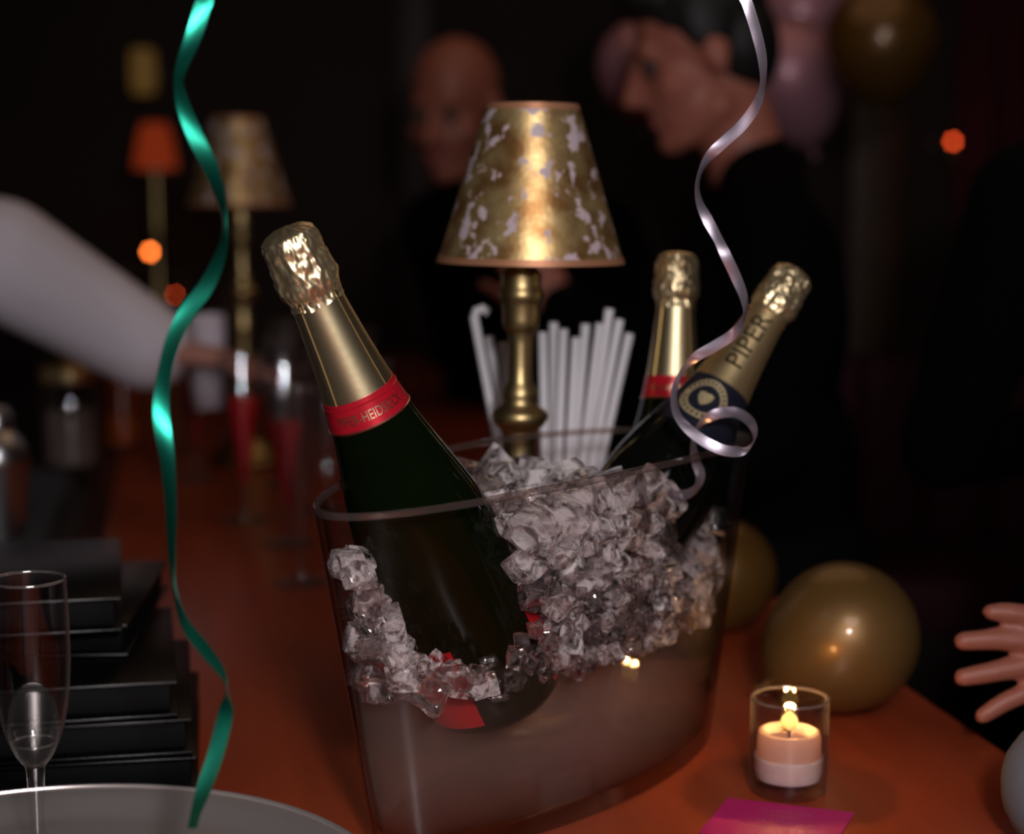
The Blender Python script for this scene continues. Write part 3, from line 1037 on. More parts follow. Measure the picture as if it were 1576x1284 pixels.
# ------------------------------------------------------------------ balloons
def make_balloon(name, label, c, R, stretch, tipdir, mat, group=None, string=None):
    o = thing(name, label, 'balloon', c, 0, group)
    z = -Vector(tipdir).normalized()
    rot = z.to_track_quat('Z', 'Y').to_matrix().to_4x4()
    prof = []
    for i in range(33):
        t = PI * i / 32
        zz = -math.cos(t) * R * (stretch if math.cos(t) > 0 else 1.0)
        r = math.sin(t) * R
        if zz < 0:
            r *= 1 - .16 * (abs(zz) / (R * stretch)) ** 1.5
        prof.append((max(r, .0003), zz))
    prof = [(.0016 * R / .06, -R * stretch - .004)] + prof[1:]
    V, F = lathe_data(prof, 56)
    obj('latex_skin', [rot @ Vector(v) for v in V], F, mat, o)
    q = R / .06
    kn = [(.0022 * q, -R * stretch + .001), (.0034 * q, -R * stretch - .003 * q), (.0018 * q, -R * stretch - .006 * q), (.0040 * q, -R * stretch - .010 * q), (.0050 * q, -R * stretch - .012 * q)]
    V, F = lathe_data(kn, 20)
    obj('knot', [rot @ Vector(v) for v in V], F, mat, o)
    if string:
        p = rot @ Vector((0, 0, -R * stretch - .008 * q))
        pts = [p + Vector((math.sin(i * 1.1) * .012, math.cos(i * .8) * .012, (string - p.z) * i / 14)) for i in range(15)]
        tube('string', pts, .0004, M['panel'], o, 6)
    return o


make_balloon('balloon', 'pearl gold balloon resting on the bar by the candle', (.2715, 1.3990, .0635), .0615, 1.18, (-.75, -.15, -.42), M['pearlgold'])
make_balloon('balloon', 'dull gold balloon on the bar half hidden behind the bucket', (.2010, 1.665, .0560), .0560, 1.1, (-.4, .8, .1), M['darkgold'])
FL = -BAR + .01
for c, R, s, m, lab in (
    ((.565, 3.52, .760), .122, 1.2, 'pearlpink', 'pale pink balloon with bright highlight, upper of the pair behind the dark-haired man'),
    ((.500, 3.24, .630), .104, 1.35, 'pearlpink', 'pale pink balloon, lower of the pair, tapering down behind the dark-haired man'),
    ((.628, 3.04, .672), .097, 1.15, 'darkgold', 'dark gold balloon floating beside the pale pink pair'),
    ((.222, 3.02, .628), .080, 1.2, 'pearlpink', 'pale pink balloon half hidden before the dark-haired man\'s face'),
):
    make_balloon('balloon', lab, c, R, s, (.35 if R == .104 else .05, -.05, -1), M[m], 'balloons floating in the room', FL - c[2])

# ------------------------------------------------------------------ curling ribbons
GREEN = [(-0.1655, 0.9731, 0.5363, 0), (-0.1685, 0.9727, 0.5242, 13), (-0.1729, 0.9717, 0.5103, 30), (-0.1786, 0.9701, 0.4963, 55), (-0.181, 0.9685, 0.4858, 66), (-0.178, 0.9657, 0.4718, 38), (-0.1707, 0.9618, 0.4543, 13), (-0.1627, 0.9581, 0.4386, -20), (-0.1572, 0.9548, 0.4229, -50), (-0.155, 0.9525, 0.409, -68), (-0.1572, 0.9507, 0.3933, -40), (-0.1651, 0.9495, 0.3759, -8), (-0.1752, 0.949, 0.3626, 13), (-0.1832, 0.9485, 0.3478, 36), (-0.1884, 0.9476, 0.3302, 45), (-0.1906, 0.9458, 0.3126, 25), (-0.1898, 0.9436, 0.2987, 10), (-0.1868, 0.9401, 0.2814, -15), (-0.1845, 0.9345, 0.2574, -35), (-0.1838, 0.9295, 0.2334, -52), (-0.1824, 0.9268, 0.2143, -70), (-0.1766, 0.9253, 0.1949, -45), (-0.1663, 0.9246, 0.1806, -35), (-0.1577, 0.9242, 0.1681, -52), (-0.1544, 0.9238, 0.1573, -78), (-0.1556, 0.923, 0.1448, -10), (-0.1609, 0.9207, 0.1237, 10), (-0.1668, 0.9178, 0.1064, 28), (-0.1712, 0.9148, 0.0929, 60), (-0.1732, 0.9128, 0.0844, 65)]
SILVER = [(0.1486, 1.1674, 0.5617, 0), (0.1537, 1.1652, 0.5449, 5), (0.1595, 1.168, 0.5286, 10), (0.164, 1.1709, 0.5122, 25), (0.1651, 1.1738, 0.4956, 50), (0.1607, 1.1769, 0.4809, 20), (0.1519, 1.1802, 0.4683, 0), (0.1417, 1.184, 0.4586, 0), (0.1306, 1.1875, 0.4471, 40), (0.125, 1.1907, 0.4329, 65), (0.1259, 1.1888, 0.419, 45), (0.132, 1.1871, 0.406, 10), (0.139, 1.1854, 0.393, 25), (0.1442, 1.184, 0.3822, 0), (0.151, 1.1873, 0.3689, 5), (0.1573, 1.1904, 0.3542, 35), (0.1584, 1.1938, 0.3421, 60), (0.1511, 1.1971, 0.3289, 20), (0.1384, 1.2009, 0.3197, 0), (0.1255, 1.2048, 0.3112, 35), (0.1161, 1.2083, 0.2991, 60), (0.1121, 1.2065, 0.2857, 50), (0.114, 1.2018, 0.2727, 35), (0.1223, 1.1934, 0.2626, 15), (0.1342, 1.1872, 0.2545, 0), (0.1467, 1.1866, 0.2496, 0), (0.1584, 1.1916, 0.2493, -40), (0.1679, 1.2024, 0.255, -70), (0.1683, 1.2167, 0.2635, -50), (0.1607, 1.2296, 0.2696, -10), (0.151, 1.2366, 0.2696, 0), (0.1407, 1.2392, 0.266, 40), (0.1331, 1.2403, 0.2588, 60), (0.1295, 1.2397, 0.2472, 55), (0.1315, 1.24, 0.234, 20), (0.1349, 1.2396, 0.2237, 20), (0.1315, 1.2374, 0.2146, 60), (0.1222, 1.2319, 0.2109, 70), (0.1111, 1.2225, 0.2158, 60), (0.1019, 1.2117, 0.2256, 50)]


def ribbon(name, label, pts, width, mat):
    # the part above goes on, in loose waves, up to the ceiling
    p0 = pts[0]
    upper = []
    nz = int((1.668 - p0[2]) / .05)
    for i in range(nz, 0, -1):
        z = p0[2] + (1.668 - p0[2]) * i / nz
        ph = i * .75
        upper.append((p0[0] + .016 * math.sin(ph) * min(1, i / 3), p0[1] + .012 * (math.cos(ph) - 1), z, 40 * math.cos(ph)))
    c = catmull(upper + list(pts), 7)
    V, F = [], []
    thick = .00022
    for i, q in enumerate(c):
        p = Vector(q[:3])
        t = (Vector(c[min(i + 1, len(c) - 1)][:3]) - Vector(c[max(i - 1, 0)][:3])).normalized()
        ph = math.radians(q[3])
        n = Vector((math.sin(ph), -math.cos(ph), .12))
        n = (n - t * n.dot(t))
        if n.length < 1e-3: n = t.orthogonal()
        n.normalize()
        wd = t.cross(n).normalized()
        wv = width / 2
        for a, b in ((-1, 1), (-.4, 1), (.4, 1), (1, 1), (1, -1), (.4, -1), (-.4, -1), (-1, -1)):
            bow = .0004 * (1 - a * a)
            V.append(p + wd * a * wv + n * (b * thick / 2 + bow))
    m = 8
    for i in range(len(c) - 1):
        for k in range(m):
            k2 = (k + 1) % m
            F.append((i * m + k, i * m + k2, (i + 1) * m + k2, (i + 1) * m + k))
    F.append(tuple(range(m))); F.append(tuple((len(c) - 1) * m + k for k in range(m)))
    o = obj(name, V, F, mat, None, True, .9)
    return tag(o, label, 'ribbon')


ribbon('curling_ribbon', 'metallic green curling ribbon hanging in front of the black menus', GREEN, .0088, M['green'])
ribbon('curling_ribbon', 'pearly lilac curling ribbon hanging down and looping into the ice bucket', SILVER, .0074, M['lilac'])

# ------------------------------------------------------------------ black menu folders
def make_menu(label, corner, rz, z, wdt, dep, th):
    """corner: the right front corner on the bar; the folder reaches left and away from it"""
    o = thing('menu_folder', label, 'menu folder', (corner[0], corner[1], z), rz, 'black menu folders in the stack')
    c = .0026
    box('cover_board', (-wdt / 2, dep / 2, c / 2 + .0002), (wdt, dep, c), M['black_leather'], o, .0012)
    box('cover_board', (-wdt / 2, dep / 2, th - c / 2 - .0002), (wdt, dep, c), M['black_leather'], o, .0012)
    box('page_block', (-wdt / 2 - .001, dep / 2 + .002, th / 2), (wdt - .008, dep - .010, th - 2 * c - .0004), M['black_spine'], o, .002)
    return o


tops = 0.
for lab, (x, y), rz, wd, dp, th in (
    ('black menu folder at the bottom of the stack', (-.2235, 1.2040), .17, .155, .225, .0272),
    ('black menu folder, second from the bottom of the stack', (-.2270, 1.2070), .19, .155, .225, .0268),
    ('black menu folder in the middle of the stack, under the crooked one', (-.2370, 1.2085), .21, .155, .225, .0270),
    ('black menu folder lying crooked, second from the top of the stack', (-.2850, 1.2680), .06, .150, .225, .0250),
    ('black menu folder on top of the stack', (-.2830, 1.2440), .22, .155, .220, .0265),
):
    make_menu(lab, (x, y), rz, tops, wd, dp, th)
    tops += th + .0004

# ------------------------------------------------------------------ tray and flutes
tray = thing('serving_tray', 'round polished silver serving tray holding the near flute', 'tray', (-.275, .975, 0))
R = .203
prof = [(.0, .0008), (.165, .0008), (.176, .003), (.186, .0085), (.196, .0120), (R, .0128), (R + .001, .0138), (R, .0150), (.1965, .0138), (.1865, .0105), (.177, .0052), (.166, .0024), (.0, .0022)]
lathe('tray_dish', prof, M['silver'], tray, 128, cap0=False, cap1=False)
bead = [(R - .0002 + .0016 * math.cos(a), .0150 + .0016 * math.sin(a)) for a in np.linspace(0, 2 * PI, 9)]
lathe('tray_rim', bead, M['silver'], tray, 128, cap0=False, cap1=False)


def make_flute(name, label, loc, prof, stem, foot, liquid, group, liqmat='drink', n=48, gm='glass'):
    """prof: outer bowl (r, z) from the stem up"""
    o = thing(name, label, 'champagne flute', loc, 0, group)
    T = .0011
    outer = prof
    inner = [(max(r - T, .0004), z + (.0012 if i == 0 else 0)) for i, (r, z) in enumerate(prof)]
    lathe('bowl', outer + [(prof[-1][0] - T / 2, prof[-1][1] + .0004)] + inner[::-1], M[gm], o, n, cap0=True, cap1=True)
    rr, rz_ = prof[-1]
    lathe('rim', [(rr - .0006 + .0010 * math.cos(a), rz_ + .0010 * math.sin(a)) for a in np.linspace(0, 2 * PI, 9)], M['glassrim'], o, n, cap0=False, cap1=False)
    lathe('stem', stem, M[gm], o, 24)
    lathe('foot', foot, M[gm], o, n)
    if liquid:
        lq = [(r - .0004, z) for r, z in inner if z < liquid]
        lq_r = np.interp(liquid, [z for r, z in inner], [r for r, z in inner]) - .0003
        lathe('meniscus', [(lq_r - .0007 + .0009 * math.cos(a), liquid + .0008 * math.sin(a)) for a in np.linspace(0, 2 * PI, 9)], M['glassrim'], o, n, cap0=False, cap1=False)
        lq.append((np.interp(liquid, [z for r, z in inner], [r for r, z in inner]) - .0004, liquid))
        lathe('drink', lq, M[liqmat], o, 36)
    return o


fb = [(.0062, .0640), (.0085, .0665), (.0120, .0715), (.0158, .0800), (.0186, .0890), (.0212, .1010), (.0230, .1150), (.0240, .1300), (.0241, .1440), (.0238, .1600), (.0233, .1740), (.0230, .1842)]
fs = [(.0080, .0055), (.0052, .010), (.0046, .020), (.0048, .040), (.0056, .056), (.0064, .0645)]
ff = [(.030, 0), (.0305, .0012), (.028, .0022), (.018, .0036), (.0085, .0056)]
make_flute('champagne_flute', 'nearly empty champagne flute standing on the silver tray', (-.3010, 1.0690, .0024), fb, fs, ff, .0795, None, n=64)

# conical flutes along the bar
cb = [(.0040, .0430), (.0075, .060), (.0115, .085), (.0160, .115), (.0205, .145), (.0245, .172), (.0285, .200), (.0305, .214)]
cs = [(.0085, .0045), (.0055, .010), (.0045, .022), (.0040, .044)]
cf = [(.031, 0), (.0315, .0012), (.028, .0022), (.018, .0034), (.0085, .0048)]
fl = [
    (-.2290, 1.870, 'empty conical flute nearest behind the bucket', None),
    (-.2700, 2.080, 'conical flute with red drink second along the bar', .150),
    (-.3450, 2.230, 'conical flute with red drink beside the far table lamp', .160),
    (-.2450, 2.300, 'empty conical flute behind the second red drink', None),
    (-.3300, 2.500, 'conical flute with clear wine ahead of the far lamp', .120),
    (-.4870, 3.020, 'empty conical flute behind the far table lamp', None),
    (-.5400, 2.850, 'conical flute standing by itself at the ledge edge', .10),
    (-.4650, 2.560, 'conical flute with red drink next to the folded napkin', .14),
    (-.3600, 2.780, 'empty conical flute close beside the far lamp', None),
    (-.2300, 2.620, 'conical flute farthest to the bar front', .11),
    (-.1750, 2.150, 'empty conical flute seen just left of the leaning bottle', None),
    (-.5200, 3.300, 'farthest conical flute on the bar', .13),
]
for x, y, lab, liq in fl:
    make_flute('champagne_flute', lab, (x, y, 0), cb, cs, cf, liq, 'conical flutes along the bar', 'reddrink' if 'red' in lab.split('beside')[0] and liq and liq >= .14 else 'drink', 32, 'glassbar')

# bar clutter on the dark ledge
jar = thing('glass_jar', 'clear glass jar with a golden lid on the dark ledge', 'jar', (-.655, 2.575, .012))
lathe('jar_body', [(.0, .001), (.040, .001), (.044, .006), (.044, .120), (.038, .132), (.036, .132), (.041, .119), (.041, .008), (.0, .005)], M['glassthick'], jar, 40, cap0=False, cap1=False)
lathe('lid', [(.041, .130), (.043, .133), (.043, .150), (.036, .156), (.012, .158), (.010, .166), (.006, .172), (.0, .173)], M['foil2'], jar, 40, cap1=False)
lathe('filling', [(.0, .009), (.037, .009), (.037, .090), (.0, .094)], clear('pale_filling', (.6, .55, .52), (.4, .36, .35), .2, .05, haze=.35, haze_col=(.45, .36, .32)), jar, 32, cap0=False, cap1=False)
sh = thing('cocktail_shaker', 'steel cocktail shaker standing at the picture edge on the ledge', 'shaker', (-.622, 2.085, .0))
lathe('shaker_body', [(.030, 0), (.033, .002), (.040, .100), (.041, .104), (.034, .125), (.022, .138)], M['steel'], sh, 40)
lathe('shaker_cap', [(.0225, .137), (.0230, .140), (.0225, .156), (.016, .166), (.0, .169)], M['steel'], sh, 40, cap1=False)
hb = thing('highball_glass', 'tall glass of amber drink below the white sleeve', 'glass', (-.640, 2.86, .0))
lathe('tumbler', [(.0, .001), (.026, .001), (.028, .005), (.031, .155), (.0295, .155), (.0265, .008), (.0, .007)], M['glass'], hb, 36, cap0=False, cap1=False)
lathe('drink', [(.0, .0085), (.0255, .0085), (.0285, .140), (.0, .140)], M['amberdrink'], hb, 32, cap0=False, cap1=False)
mat_ = thing('bar_mat', 'black ribbed rubber bar mat on the dark ledge', 'bar mat', onbar(-.29, 2.05, 0), TH)
box('mat_base', (0, 0, .004), (.30, 1.3, .007), M['rubber'], mat_, .002)
for k in range(40):
    box('rib', (0, -.62 + k * .0318, .009), (.27, .012, .004), M['rubber'], mat_, .001)
nap = thing('napkin', 'white folded napkin held by the white-sleeved arm', 'napkin', (-.408, 2.335, .135))
bm = bmesh.new()
bmesh.ops.create_grid(bm, x_segments=10, y_segments=14, size=.5)
for v in bm.verts:
    x, y = v.co.x, v.co.y
    v.co = Vector((x * .042 * (1 + .3 * (y + .5)), .012 * math.sin(x * 9) + .006 * math.sin(y * 7), (y + .5) * .125))
bmesh.ops.solidify(bm, geom=bm.faces[:], thickness=.004)
from_bm('folded_cloth', bm, M['shirt'], nap)

# ------------------------------------------------------------------ back of the room
bq = thing('banquette', 'wine-red upholstered banquette along the back wall', 'banquette', (1.25, 5.06, -BAR))
box('seat', (0, -.10, .36), (2.0, .56, .16), M['wine'], bq, .03)
box('plinth', (0, -.06, .14), (1.96, .44, .28), M['panel'], bq, .01)
for k in range(10):
    box('back_cushion', (-.9 + k * .2, .22, .72), (.195, .14, .58), M['wine'], bq, .035)
cu = thing('curtain', 'dark red pleated curtain on the back wall', 'curtain', (1.95, 5.30, .0))
V, F, nx = [], [], 120
for j in range(6):
    for i in range(nx):
        x = -.62 + 1.24 * i / (nx - 1)
        V.append((x, .035 * math.sin(i * .62) + .01 * math.sin(i * .21 + j), 1.62 * j / 5))
for j in range(5):
    for i in range(nx - 1):
        F.append((j * nx + i, j * nx + i + 1, (j + 1) * nx + i + 1, (j + 1) * nx + i))
cl = obj('curtain_cloth', V, F, M['curtain'], cu)
sol = cl.modifiers.new('thickness', 'SOLIDIFY'); sol.thickness = .004
tube('curtain_rod', [(-.68, 0, 1.63), (.68, 0, 1.63)], .012, M['brass'], cu, 12)


def wall_light(label, c, R, mat, shade=False, group='small lights on the back wall'):
    o = thing('wall_light', label, 'light', c, 0, group)
    lathe('wall_plate', [(.028, 0), (.030, .004), (.026, .010), (.012, .014)], M['panel'], o, 24).rotation_euler = (PI / 2, 0, 0)
    d = 5.40 - c[1]
    for ch in o.children: ch.location = (0, d - .002, 0)
    tube('arm', [(0, d - .012, 0), (0, d * .4, -.02), (0, .0, -.035), (0, 0, -R - .004)], .005, M['brass'], o, 8)
    if shade:
        lathe('glass_shade', [(.018, -.066), (.034, -.060), (.038, 0), (.035, .060), (.018, .066)], mat, o, 32)
    else:
        lathe('bulb', [(.0005, -R), (R * .7, -R * .72), (R, 0), (R * .7, R * .72), (.0005, R)], mat, o, 20)
    return o


wall_light('small red-orange light on the back wall above the black-clad person', (1.292, 5.20, .556), .0085, M['bulb_red'])
wall_light('small bright orange light on the back wall behind the green ribbon', (-1.068, 5.20, .234), .0095, M['bulb_orange'])
wall_light('dim orange light low on the back wall behind the flutes', (-.998, 5.20, .107), .0050, M['bulb_red'])
wall_light('golden glass wall sconce high in the dark corner', (-1.075, 5.20, .757), .05, M['lit_gold_shade'], True)

# ------------------------------------------------------------------ people
def capsule(p, q, r0, r1, seg=14, half=5):
    p, q = Vector(p), Vector(q)
    t = q - p
    if t.length < 1e-6: t = Vector((0, 0, 1e-5))
    z = t.normalized()
    x = z.orthogonal().normalized(); y = z.cross(x)
    V, F = [], []
    rows = [(p, r0, -PI / 2 + (PI / 2) * i / half) for i in range(half + 1)] + [(q, r1, (PI / 2) * i / half) for i in range(half + 1)]
    for c, r, a in rows:
        for k in range(seg):
            b = 2 * PI * k / seg
            V.append(c + z * r * math.sin(a) + (x * math.cos(b) + y * math.sin(b)) * max(r * math.cos(a), 1e-5))
    for i in range(len(rows) - 1):
        for k in range(seg):
            k2 = (k + 1) % seg
            F.append((i * seg + k, i * seg + k2, (i + 1) * seg + k2, (i + 1) * seg + k))
    F.append(tuple(reversed(range(seg)))); F.append(tuple((len(rows) - 1) * seg + k for k in range(seg)))
    return V, F


def ellip(c, r, rot=None):
    V, F = capsule((0, 0, 0), (0, 0, 0), 1, 1, 20, 8)
    V = [Vector((v.x * r[0], v.y * r[1], v.z * r[2])) for v in V]
    if rot: V = [rot @ v for v in V]
    return [v + Vector(c) for v in V], F


def fuse(name, prims, mat, parent, voxel=.008, smooth=4, fn=None):
    """join overlapping closed shapes into one continuous skin"""
    V, F = [], []
    for v, f in prims:
        o = len(V)
        V += v
        F += [tuple(i + o for i in t) for t in f]
    me = bpy.data.meshes.new(name)
    me.from_pydata([tuple(v) for v in V], [], F)
    ob = bpy.data.objects.new(name, me)
    COL.objects.link(ob)
    m = ob.modifiers.new('r', 'REMESH'); m.mode = 'VOXEL'; m.voxel_size = voxel
    s = ob.modifiers.new('s', 'SMOOTH'); s.iterations = smooth; s.factor = .5
    dg = bpy.context.evaluated_depsgraph_get()
    me2 = bpy.data.meshes.new_from_object(ob.evaluated_get(dg))
    bpy.data.objects.remove(ob); bpy.data.meshes.remove(me)
    me2.name = name
    if fn:
        for v in me2.vertices: v.co = fn(v.co)
    me2.polygons.foreach_set('use_smooth', [True] * len(me2.polygons))
    me2.materials.clear(); me2.materials.append(mat)
    o = bpy.data.objects.new(name, me2)
    COL.objects.link(o)
    o.parent = parent
    return o


def chain(pts, rad):
    return [capsule(pts[i], pts[i + 1], rad[i], rad[i + 1]) for i in range(len(pts) - 1)]


def hand_prims(wrist, fdir, palm, thumb_side, curl=.35, spread=.12, s=1.):
    """wrist point, direction of the fingers, direction the palm faces, direction in which the thumb lies"""
    wr, f, n = Vector(wrist), Vector(fdir).normalized(), Vector(palm)
    n = (n - f * n.dot(f)).normalized()
    t = Vector(thumb_side); t = (t - f * t.dot(f) - n * t.dot(n)).normalized()
    out = []
    kn = []
    for i, (off, ln) in enumerate(((.030, .092), (.010, .096), (-.010, .091), (-.028, .084))):
        k = wr + f * ln * s + t * off * s
        kn.append(k)
        out += chain([wr + t * off * .55 * s, wr + f * ln * .55 * s + t * off * .85 * s, k], [.017 * s, .016 * s, .0115 * s])
    for i, (L_, r0) in enumerate(((.072, .0090), (.080, .0092), (.074, .0088), (.058, .0078))):
        d = (f + t * spread * (1.5 - i) * .8).normalized()
        p = kn[i]; pts = [p]; c = curl * (.7 + .15 * i)
        for j, fr in enumerate((.45, .30, .25)):
            d = (Matrix.Rotation(c * (.6 + .4 * j), 3, n.cross(f).normalized() * -1) @ d) if False else (d * math.cos(c * .7) + n * math.sin(c * .7)).normalized()
            p = p + d * L_ * fr * s
            pts.append(p)
        out += chain(pts, [r0 * s * q for q in (1.08, 1.0, .93, .80)])
    b = wr + f * .022 * s + t * .022 * s
    d1 = (f * .62 + t * .72 + n * .25).normalized(); d2 = (f * .86 + t * .38 + n * .3).normalized()
    out += chain([b, b + d1 * .042 * s, b + d1 * .042 * s + d2 * .030 * s, b + d1 * .042 * s + d2 * .054 * s], [.015 * s, .0115 * s, .0100 * s, .0082 * s])
    return out


def make_person(label, loc, rz, height, head_yaw, head_pitch, skin, top, bottom, hair, arms, lean=(0, 0), hands=True, extra_hand=None, voxel=.009, headoff=(0, 0, 0), longcoat=False, full=1.):
    """local frame: looks along +y, z up from the floor.  arms: {'R': (elbow, wrist, finger dir, palm dir, thumb dir)} in the local frame"""
    o = thing('person', label, 'person', loc, rz)
    k = height / 1.75
    S = lambda *p: Vector(p) * k
    lx, ly = lean
    T = lambda x, y, z: Vector((x * k + lx * max(0, z - .95) / .5, y * k + ly * max(0, z - .95) / .5, z * k))
    neck = T(0, -.01, 1.47)
    hc = T(0, .035, 1.625) + Vector(headoff)
    HM = Matrix.Translation(hc) @ (Matrix.Rotation(head_yaw, 4, 'Z') @ Matrix.Rotation(head_pitch, 4, 'X')) @ Matrix.Scale(k, 4)
    HP = lambda *p: HM @ Vector(p)
    hrot = HM.to_3x3()
    sk = []
    sk.append(ellip(HP(0, -.015, .035), (.077, .094, .088), hrot))
    sk.append(ellip(HP(0, .028, -.040), (.060, .066, .078), hrot))
    sk += [capsule(HP(0, .070, -.098), HP(0, .066, -.098), .024 * k, .022 * k), capsule(HP(0, .088, .012), HP(0, .114, -.030), .0085 * k, .0125 * k),
           capsule(HP(-.012, .098, -.034), HP(.012, .098, -.034), .010 * k, .010 * k), capsule(HP(-.036, .074, .026), HP(.036, .074, .026), .0125 * k, .0125 * k),
           capsule(HP(-.04, .052, -.03), HP(-.035, .05, -.05), .028 * k, .022 * k), capsule(HP(.04, .052, -.03), HP(.035, .05, -.05), .028 * k, .022 * k),
           capsule(HP(-.056, .005, -.075), HP(-.02, .06, -.1), .020 * k, .018 * k), capsule(HP(.056, .005, -.075), HP(.02, .06, -.1), .020 * k, .018 * k)]
    for s in (-1, 1):
        sk.append(ellip(HP(s * .080, -.010, -.008), (.011, .019, .031), hrot))
    sk += chain([HP(0, -.022, -.06), neck, T(0, -.01, 1.40)], [.054 * k, .058 * k, .07 * k])
    R_ = .76                                 # the body under the clothes
    trunk = lambda g: ([ellip(T(0, .0, 1.28), (.178 * k + g, .120 * k + g, .20 * k + g)), ellip(T(0, .01, 1.06), (.158 * k + g, .122 * k + g, .20 * k + g)), ellip(T(0, 0, .93), (.168 * k + g, .125 * k + g, .14 * k + g)),
                        capsule(T(-.150, 0, 1.405), T(.150, 0, 1.405), .062 * k + g, .062 * k + g)] +
                       [capsule(T(s * .03, -.015, 1.475), T(s * .145, -.005, 1.425), .048 * k + g, .056 * k + g) for s in (-1, 1)])
    sk += trunk(-.014)
    legs = {}
    for s in (-1, 1):
        legs[s] = [T(s * .092, 0, .90), T(s * .098, .012, .49), T(s * .100, -.012, .09)]
        sk += chain(legs[s], [.078 * k, .052 * k, .036 * k])
        sk += chain([T(s * .100, -.03, .035), T(s * .110, .12, .025)], [.034 * k, .026 * k])
    sleeves = []
    for nm, s in (('L', -1), ('R', 1)):
        sh_ = T(s * .185, -.005, 1.405)
        if nm in arms:
            el, wr, fd, pd, td = arms[nm]
            el, wr = Vector(el), Vector(wr)
        else:
            el, wr, fd, pd, td = T(s * .235, -.03, 1.12), T(s * .235, .06, .87), (0, .15, -1), (-s, 0, 0), (0, 1, 0)
        sk += chain([sh_, el, wr], [.045 * k, .036 * k, .025 * k])
        if extra_hand and nm == extra_hand[0]:
            sk += extra_hand[1]
        else:
            sk += hand_prims(wr, fd, pd, td, s=k)
        cuff = el.lerp(wr, .97)
        sleeves.append(chain([sh_, sh_.lerp(el, .5), el, el.lerp(wr, .5), cuff], [q * k * (full if nm in arms else 1) for q in (.066, .060, .054, .047, .040)]))
    eyes = [HP(-.032, .082, .004), HP(.032, .082, .004)]
    inv = HM.inverted()

    def face(co):
        for e in eyes:
            d = (co - e).length / k
            if d < .026:
                co = co - hrot @ Vector((0, 1, 0)) * .0075 * (1 - d / .026)
        return co
    fuse('body', sk, skin, o, voxel, 4, face)
    for e in eyes:
        V, F = ellip(e - hrot @ Vector((0, .0075, 0)), (.0125 * k, .0125 * k, .0115 * k))
        obj('eye', V, F, M['eye'], o)
    fuse('lips', [capsule(HP(-.018, .089, -.063), HP(.018, .089, -.063), .0058 * k, .0058 * k), capsule(HP(-.015, .088, -.072), HP(.015, .088, -.072), .0062 * k, .0062 * k)], M['lips'], o, .003, 3)
    if hair:
        hp = []
        if hair == 'full':
            hp += [ellip(HP(0, -.024, .054), (.084, .094, .084), hrot), ellip(HP(0, -.055, .005), (.078, .062, .085), hrot), ellip(HP(0, .045, .100), (.062, .045, .032), hrot),
                   ellip(HP(-.073, -.012, .04), (.014, .035, .045), hrot), ellip(HP(.073, -.012, .04), (.014, .035, .045), hrot)]
        else:
            hp += [ellip(HP(0, -.070, -.005), (.070, .042, .055), hrot), ellip(HP(-.072, -.035, .0), (.013, .036, .036), hrot), ellip(HP(.072, -.035, .0), (.013, .036, .036), hrot)]
        fuse('hair', hp, M['hair'], o, .006, 3)
    coat = trunk(.006)
    if longcoat:
        coat += chain([T(0, 0, .95), T(0, 0, .78)], [.165 * k, .175 * k])
    for sl in sleeves: coat += sl
    coat += [capsule(T(0, -.018, 1.46), T(0, -.012, 1.49), .066 * k, .062 * k)]
    fuse('shirt' if top in (M['shirt'], M['grey']) else 'jacket', coat, top, o, .011, 4)
    tr = []
    for s in (-1, 1):
        tr += chain([legs[s][0] + Vector((0, 0, .02)), legs[s][1], legs[s][2] + Vector((0, 0, -.01))], [.098 * k, .068 * k, .056 * k])
    tr += [ellip(T(0, 0, .94), (.180 * k, .136 * k, .12 * k))]
    fuse('trousers', tr, bottom, o, .013, 3)
    for s in (-1, 1):
        fuse('shoe', chain([T(s * .100, -.045, .045), T(s * .105, .05, .042), T(s * .112, .15, .032)], [.045 * k, .045 * k, .032 * k]), M['shoe'], o, .008, 2)
    return o


# a: dark-haired man in black, seen in profile at the right of the bar (looks to -x, head bent)
A_rz = PI / 2
make_person('dark-haired man in black bending his head, profile towards the lamp', (.395, 2.545, -BAR), A_rz, 1.80, math.radians(4), math.radians(-20), M['skin_red'], M['black2'], M['black'], 'full',
            {'R': ((.235, .12, 1.22), (.10, .33, 1.335), (-.2, .55, .8), (-1, 0, .2), (-.3, .8, 0)), 'L': ((-.26, .05, 1.17), (-.22, .28, 1.10), (.1, 1, -.1), (0, 0, -1), (1, 0, 0))},
            lean=(0, .055), headoff=(0, .02, .022))
# b: bald man behind the lamp
make_person('bald man in black looking down, standing behind the lamp', (.155, 3.45, -BAR), math.radians(148), 1.78, math.radians(6), math.radians(-16), M['skin_dim'], M['black2'], M['black'], 'fringe',
            {'L': ((-.27, .08, 1.13), (-.18, .32, 1.09), (.3, 1, 0), (0, 0, -1), (1, 0, 0))}, lean=(.07, .20), headoff=(0, .03, -.005))
# c: barman with the white sleeve reaching along the bar, behind the ledge, looking towards +x
BX, BY = -1.10, 2.36
make_person('person in white shirt behind the bar reaching an arm across', (BX, BY, -BAR), -PI / 2, 1.76, 0, math.radians(-12), M['skin'], M['shirt'], M['black'], 'full',
            {'R': ((.045, .425, BAR + .335), (.055, .625, BAR + .215), (.0, 1, -.12), (0, .0, -1), (-1, .1, 0))},
            lean=(0, .05), full=1.5)
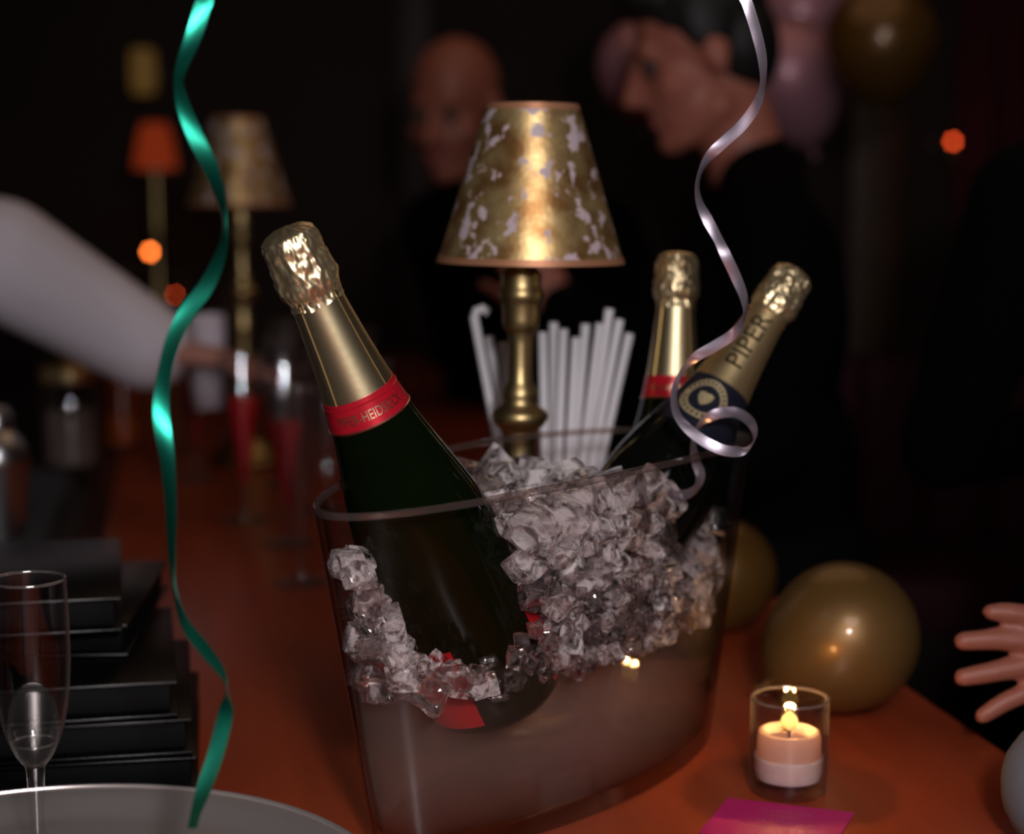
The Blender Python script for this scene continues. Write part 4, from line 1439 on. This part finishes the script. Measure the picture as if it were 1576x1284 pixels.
# d: black-clad person with the back to the viewer
make_person('black-clad person standing with the back turned near the curtain', (.80, 2.05, -BAR), math.radians(-8), 1.86, math.radians(20), 0, M['skin'], M['black2'], M['black2'], 'full',
            {'L': ((-.27, .12, 1.18), (-.10, .34, 1.16), (1, .2, 0), (0, -1, 0), (0, 0, 1)), 'R': ((.27, .12, 1.18), (.10, .35, 1.22), (-1, .2, 0), (0, -1, 0), (0, 0, 1))}, longcoat=True)
# e: person whose hand reaches in over the bar from the right
off = Vector((.86, 1.20, -BAR))
rzE = PI / 2
inv = (Matrix.Translation(off) @ Matrix.Rotation(rzE, 4, 'Z')).inverted()
W2L = lambda p: inv @ Vector(p)
FING = [[(0.4199, 1.2685, 0.1067), (0.389, 1.2694, 0.1134), (0.3679, 1.2697, 0.1157), (0.3549, 1.2698, 0.1162)],
        [(0.4237, 1.2665, 0.0914), (0.391, 1.267, 0.0947), (0.3573, 1.2672, 0.0962), (0.3341, 1.267, 0.0947)],
        [(0.4208, 1.2644, 0.0752), (0.389, 1.2648, 0.078), (0.3573, 1.264, 0.0723), (0.3341, 1.2634, 0.068)],
        [(0.4102, 1.2626, 0.0618), (0.3871, 1.2623, 0.0594), (0.3659, 1.2611, 0.0504), (0.3486, 1.2597, 0.0398)]]
wrist = Vector((.512, 1.275, .084))
hp = []
for f, r0 in zip(FING, (.0080, .0086, .0085, .0077)):
    pts = [W2L(p) for p in f]
    hp += chain(pts, [r0 * 1.12, r0 * 1.02, r0 * .98, r0 * .84])
    kn = Vector(f[0]); hp += chain([W2L(wrist.lerp(kn, .1)), W2L(wrist.lerp(kn, .55)), W2L(kn)], [.018, .0165, .0115])
hp += chain([W2L((.490, 1.262, .098)), W2L((.455, 1.236, .122)), W2L((.428, 1.228, .138)), W2L((.408, 1.224, .148))], [.016, .0125, .0105, .0085])
pe = make_person('person in grey sleeves leaning on the bar, spread hand reaching over it', tuple(off), rzE, 1.66, 0, math.radians(-10), M['skin_dim'], M['grey'], M['black'], 'full',
                 {'R': (W2L((.715, 1.34, .10)), W2L(wrist), (0, 1, 0), (0, 0, -1), (1, 0, 0)),
                  'L': (W2L((.364, 1.085, .046)), W2L((.52, .935, .040)), (1, -.3, 0), (0, 0, -1), (0, 1, 0))},
                 lean=(0, .04), extra_hand=('R', hp), voxel=.0031)
rg = []
p, q = Vector(FING[2][1]), Vector(FING[2][0])
c = p.lerp(q, .25); ax = (q - p).normalized()
V, F = tube_data([c - ax * .0022, c + ax * .0022], .0105, 20)
b = obj('ring', [W2L(v) for v in V], F[:-2], M['ring'], pe)
m = b.modifiers.new('thickness', 'SOLIDIFY'); m.thickness = .0008

# ------------------------------------------------------------------ lift everything so that the floor lies at z = 0
for o in SC.objects:
    if o.parent is None:
        o.location.z += BAR
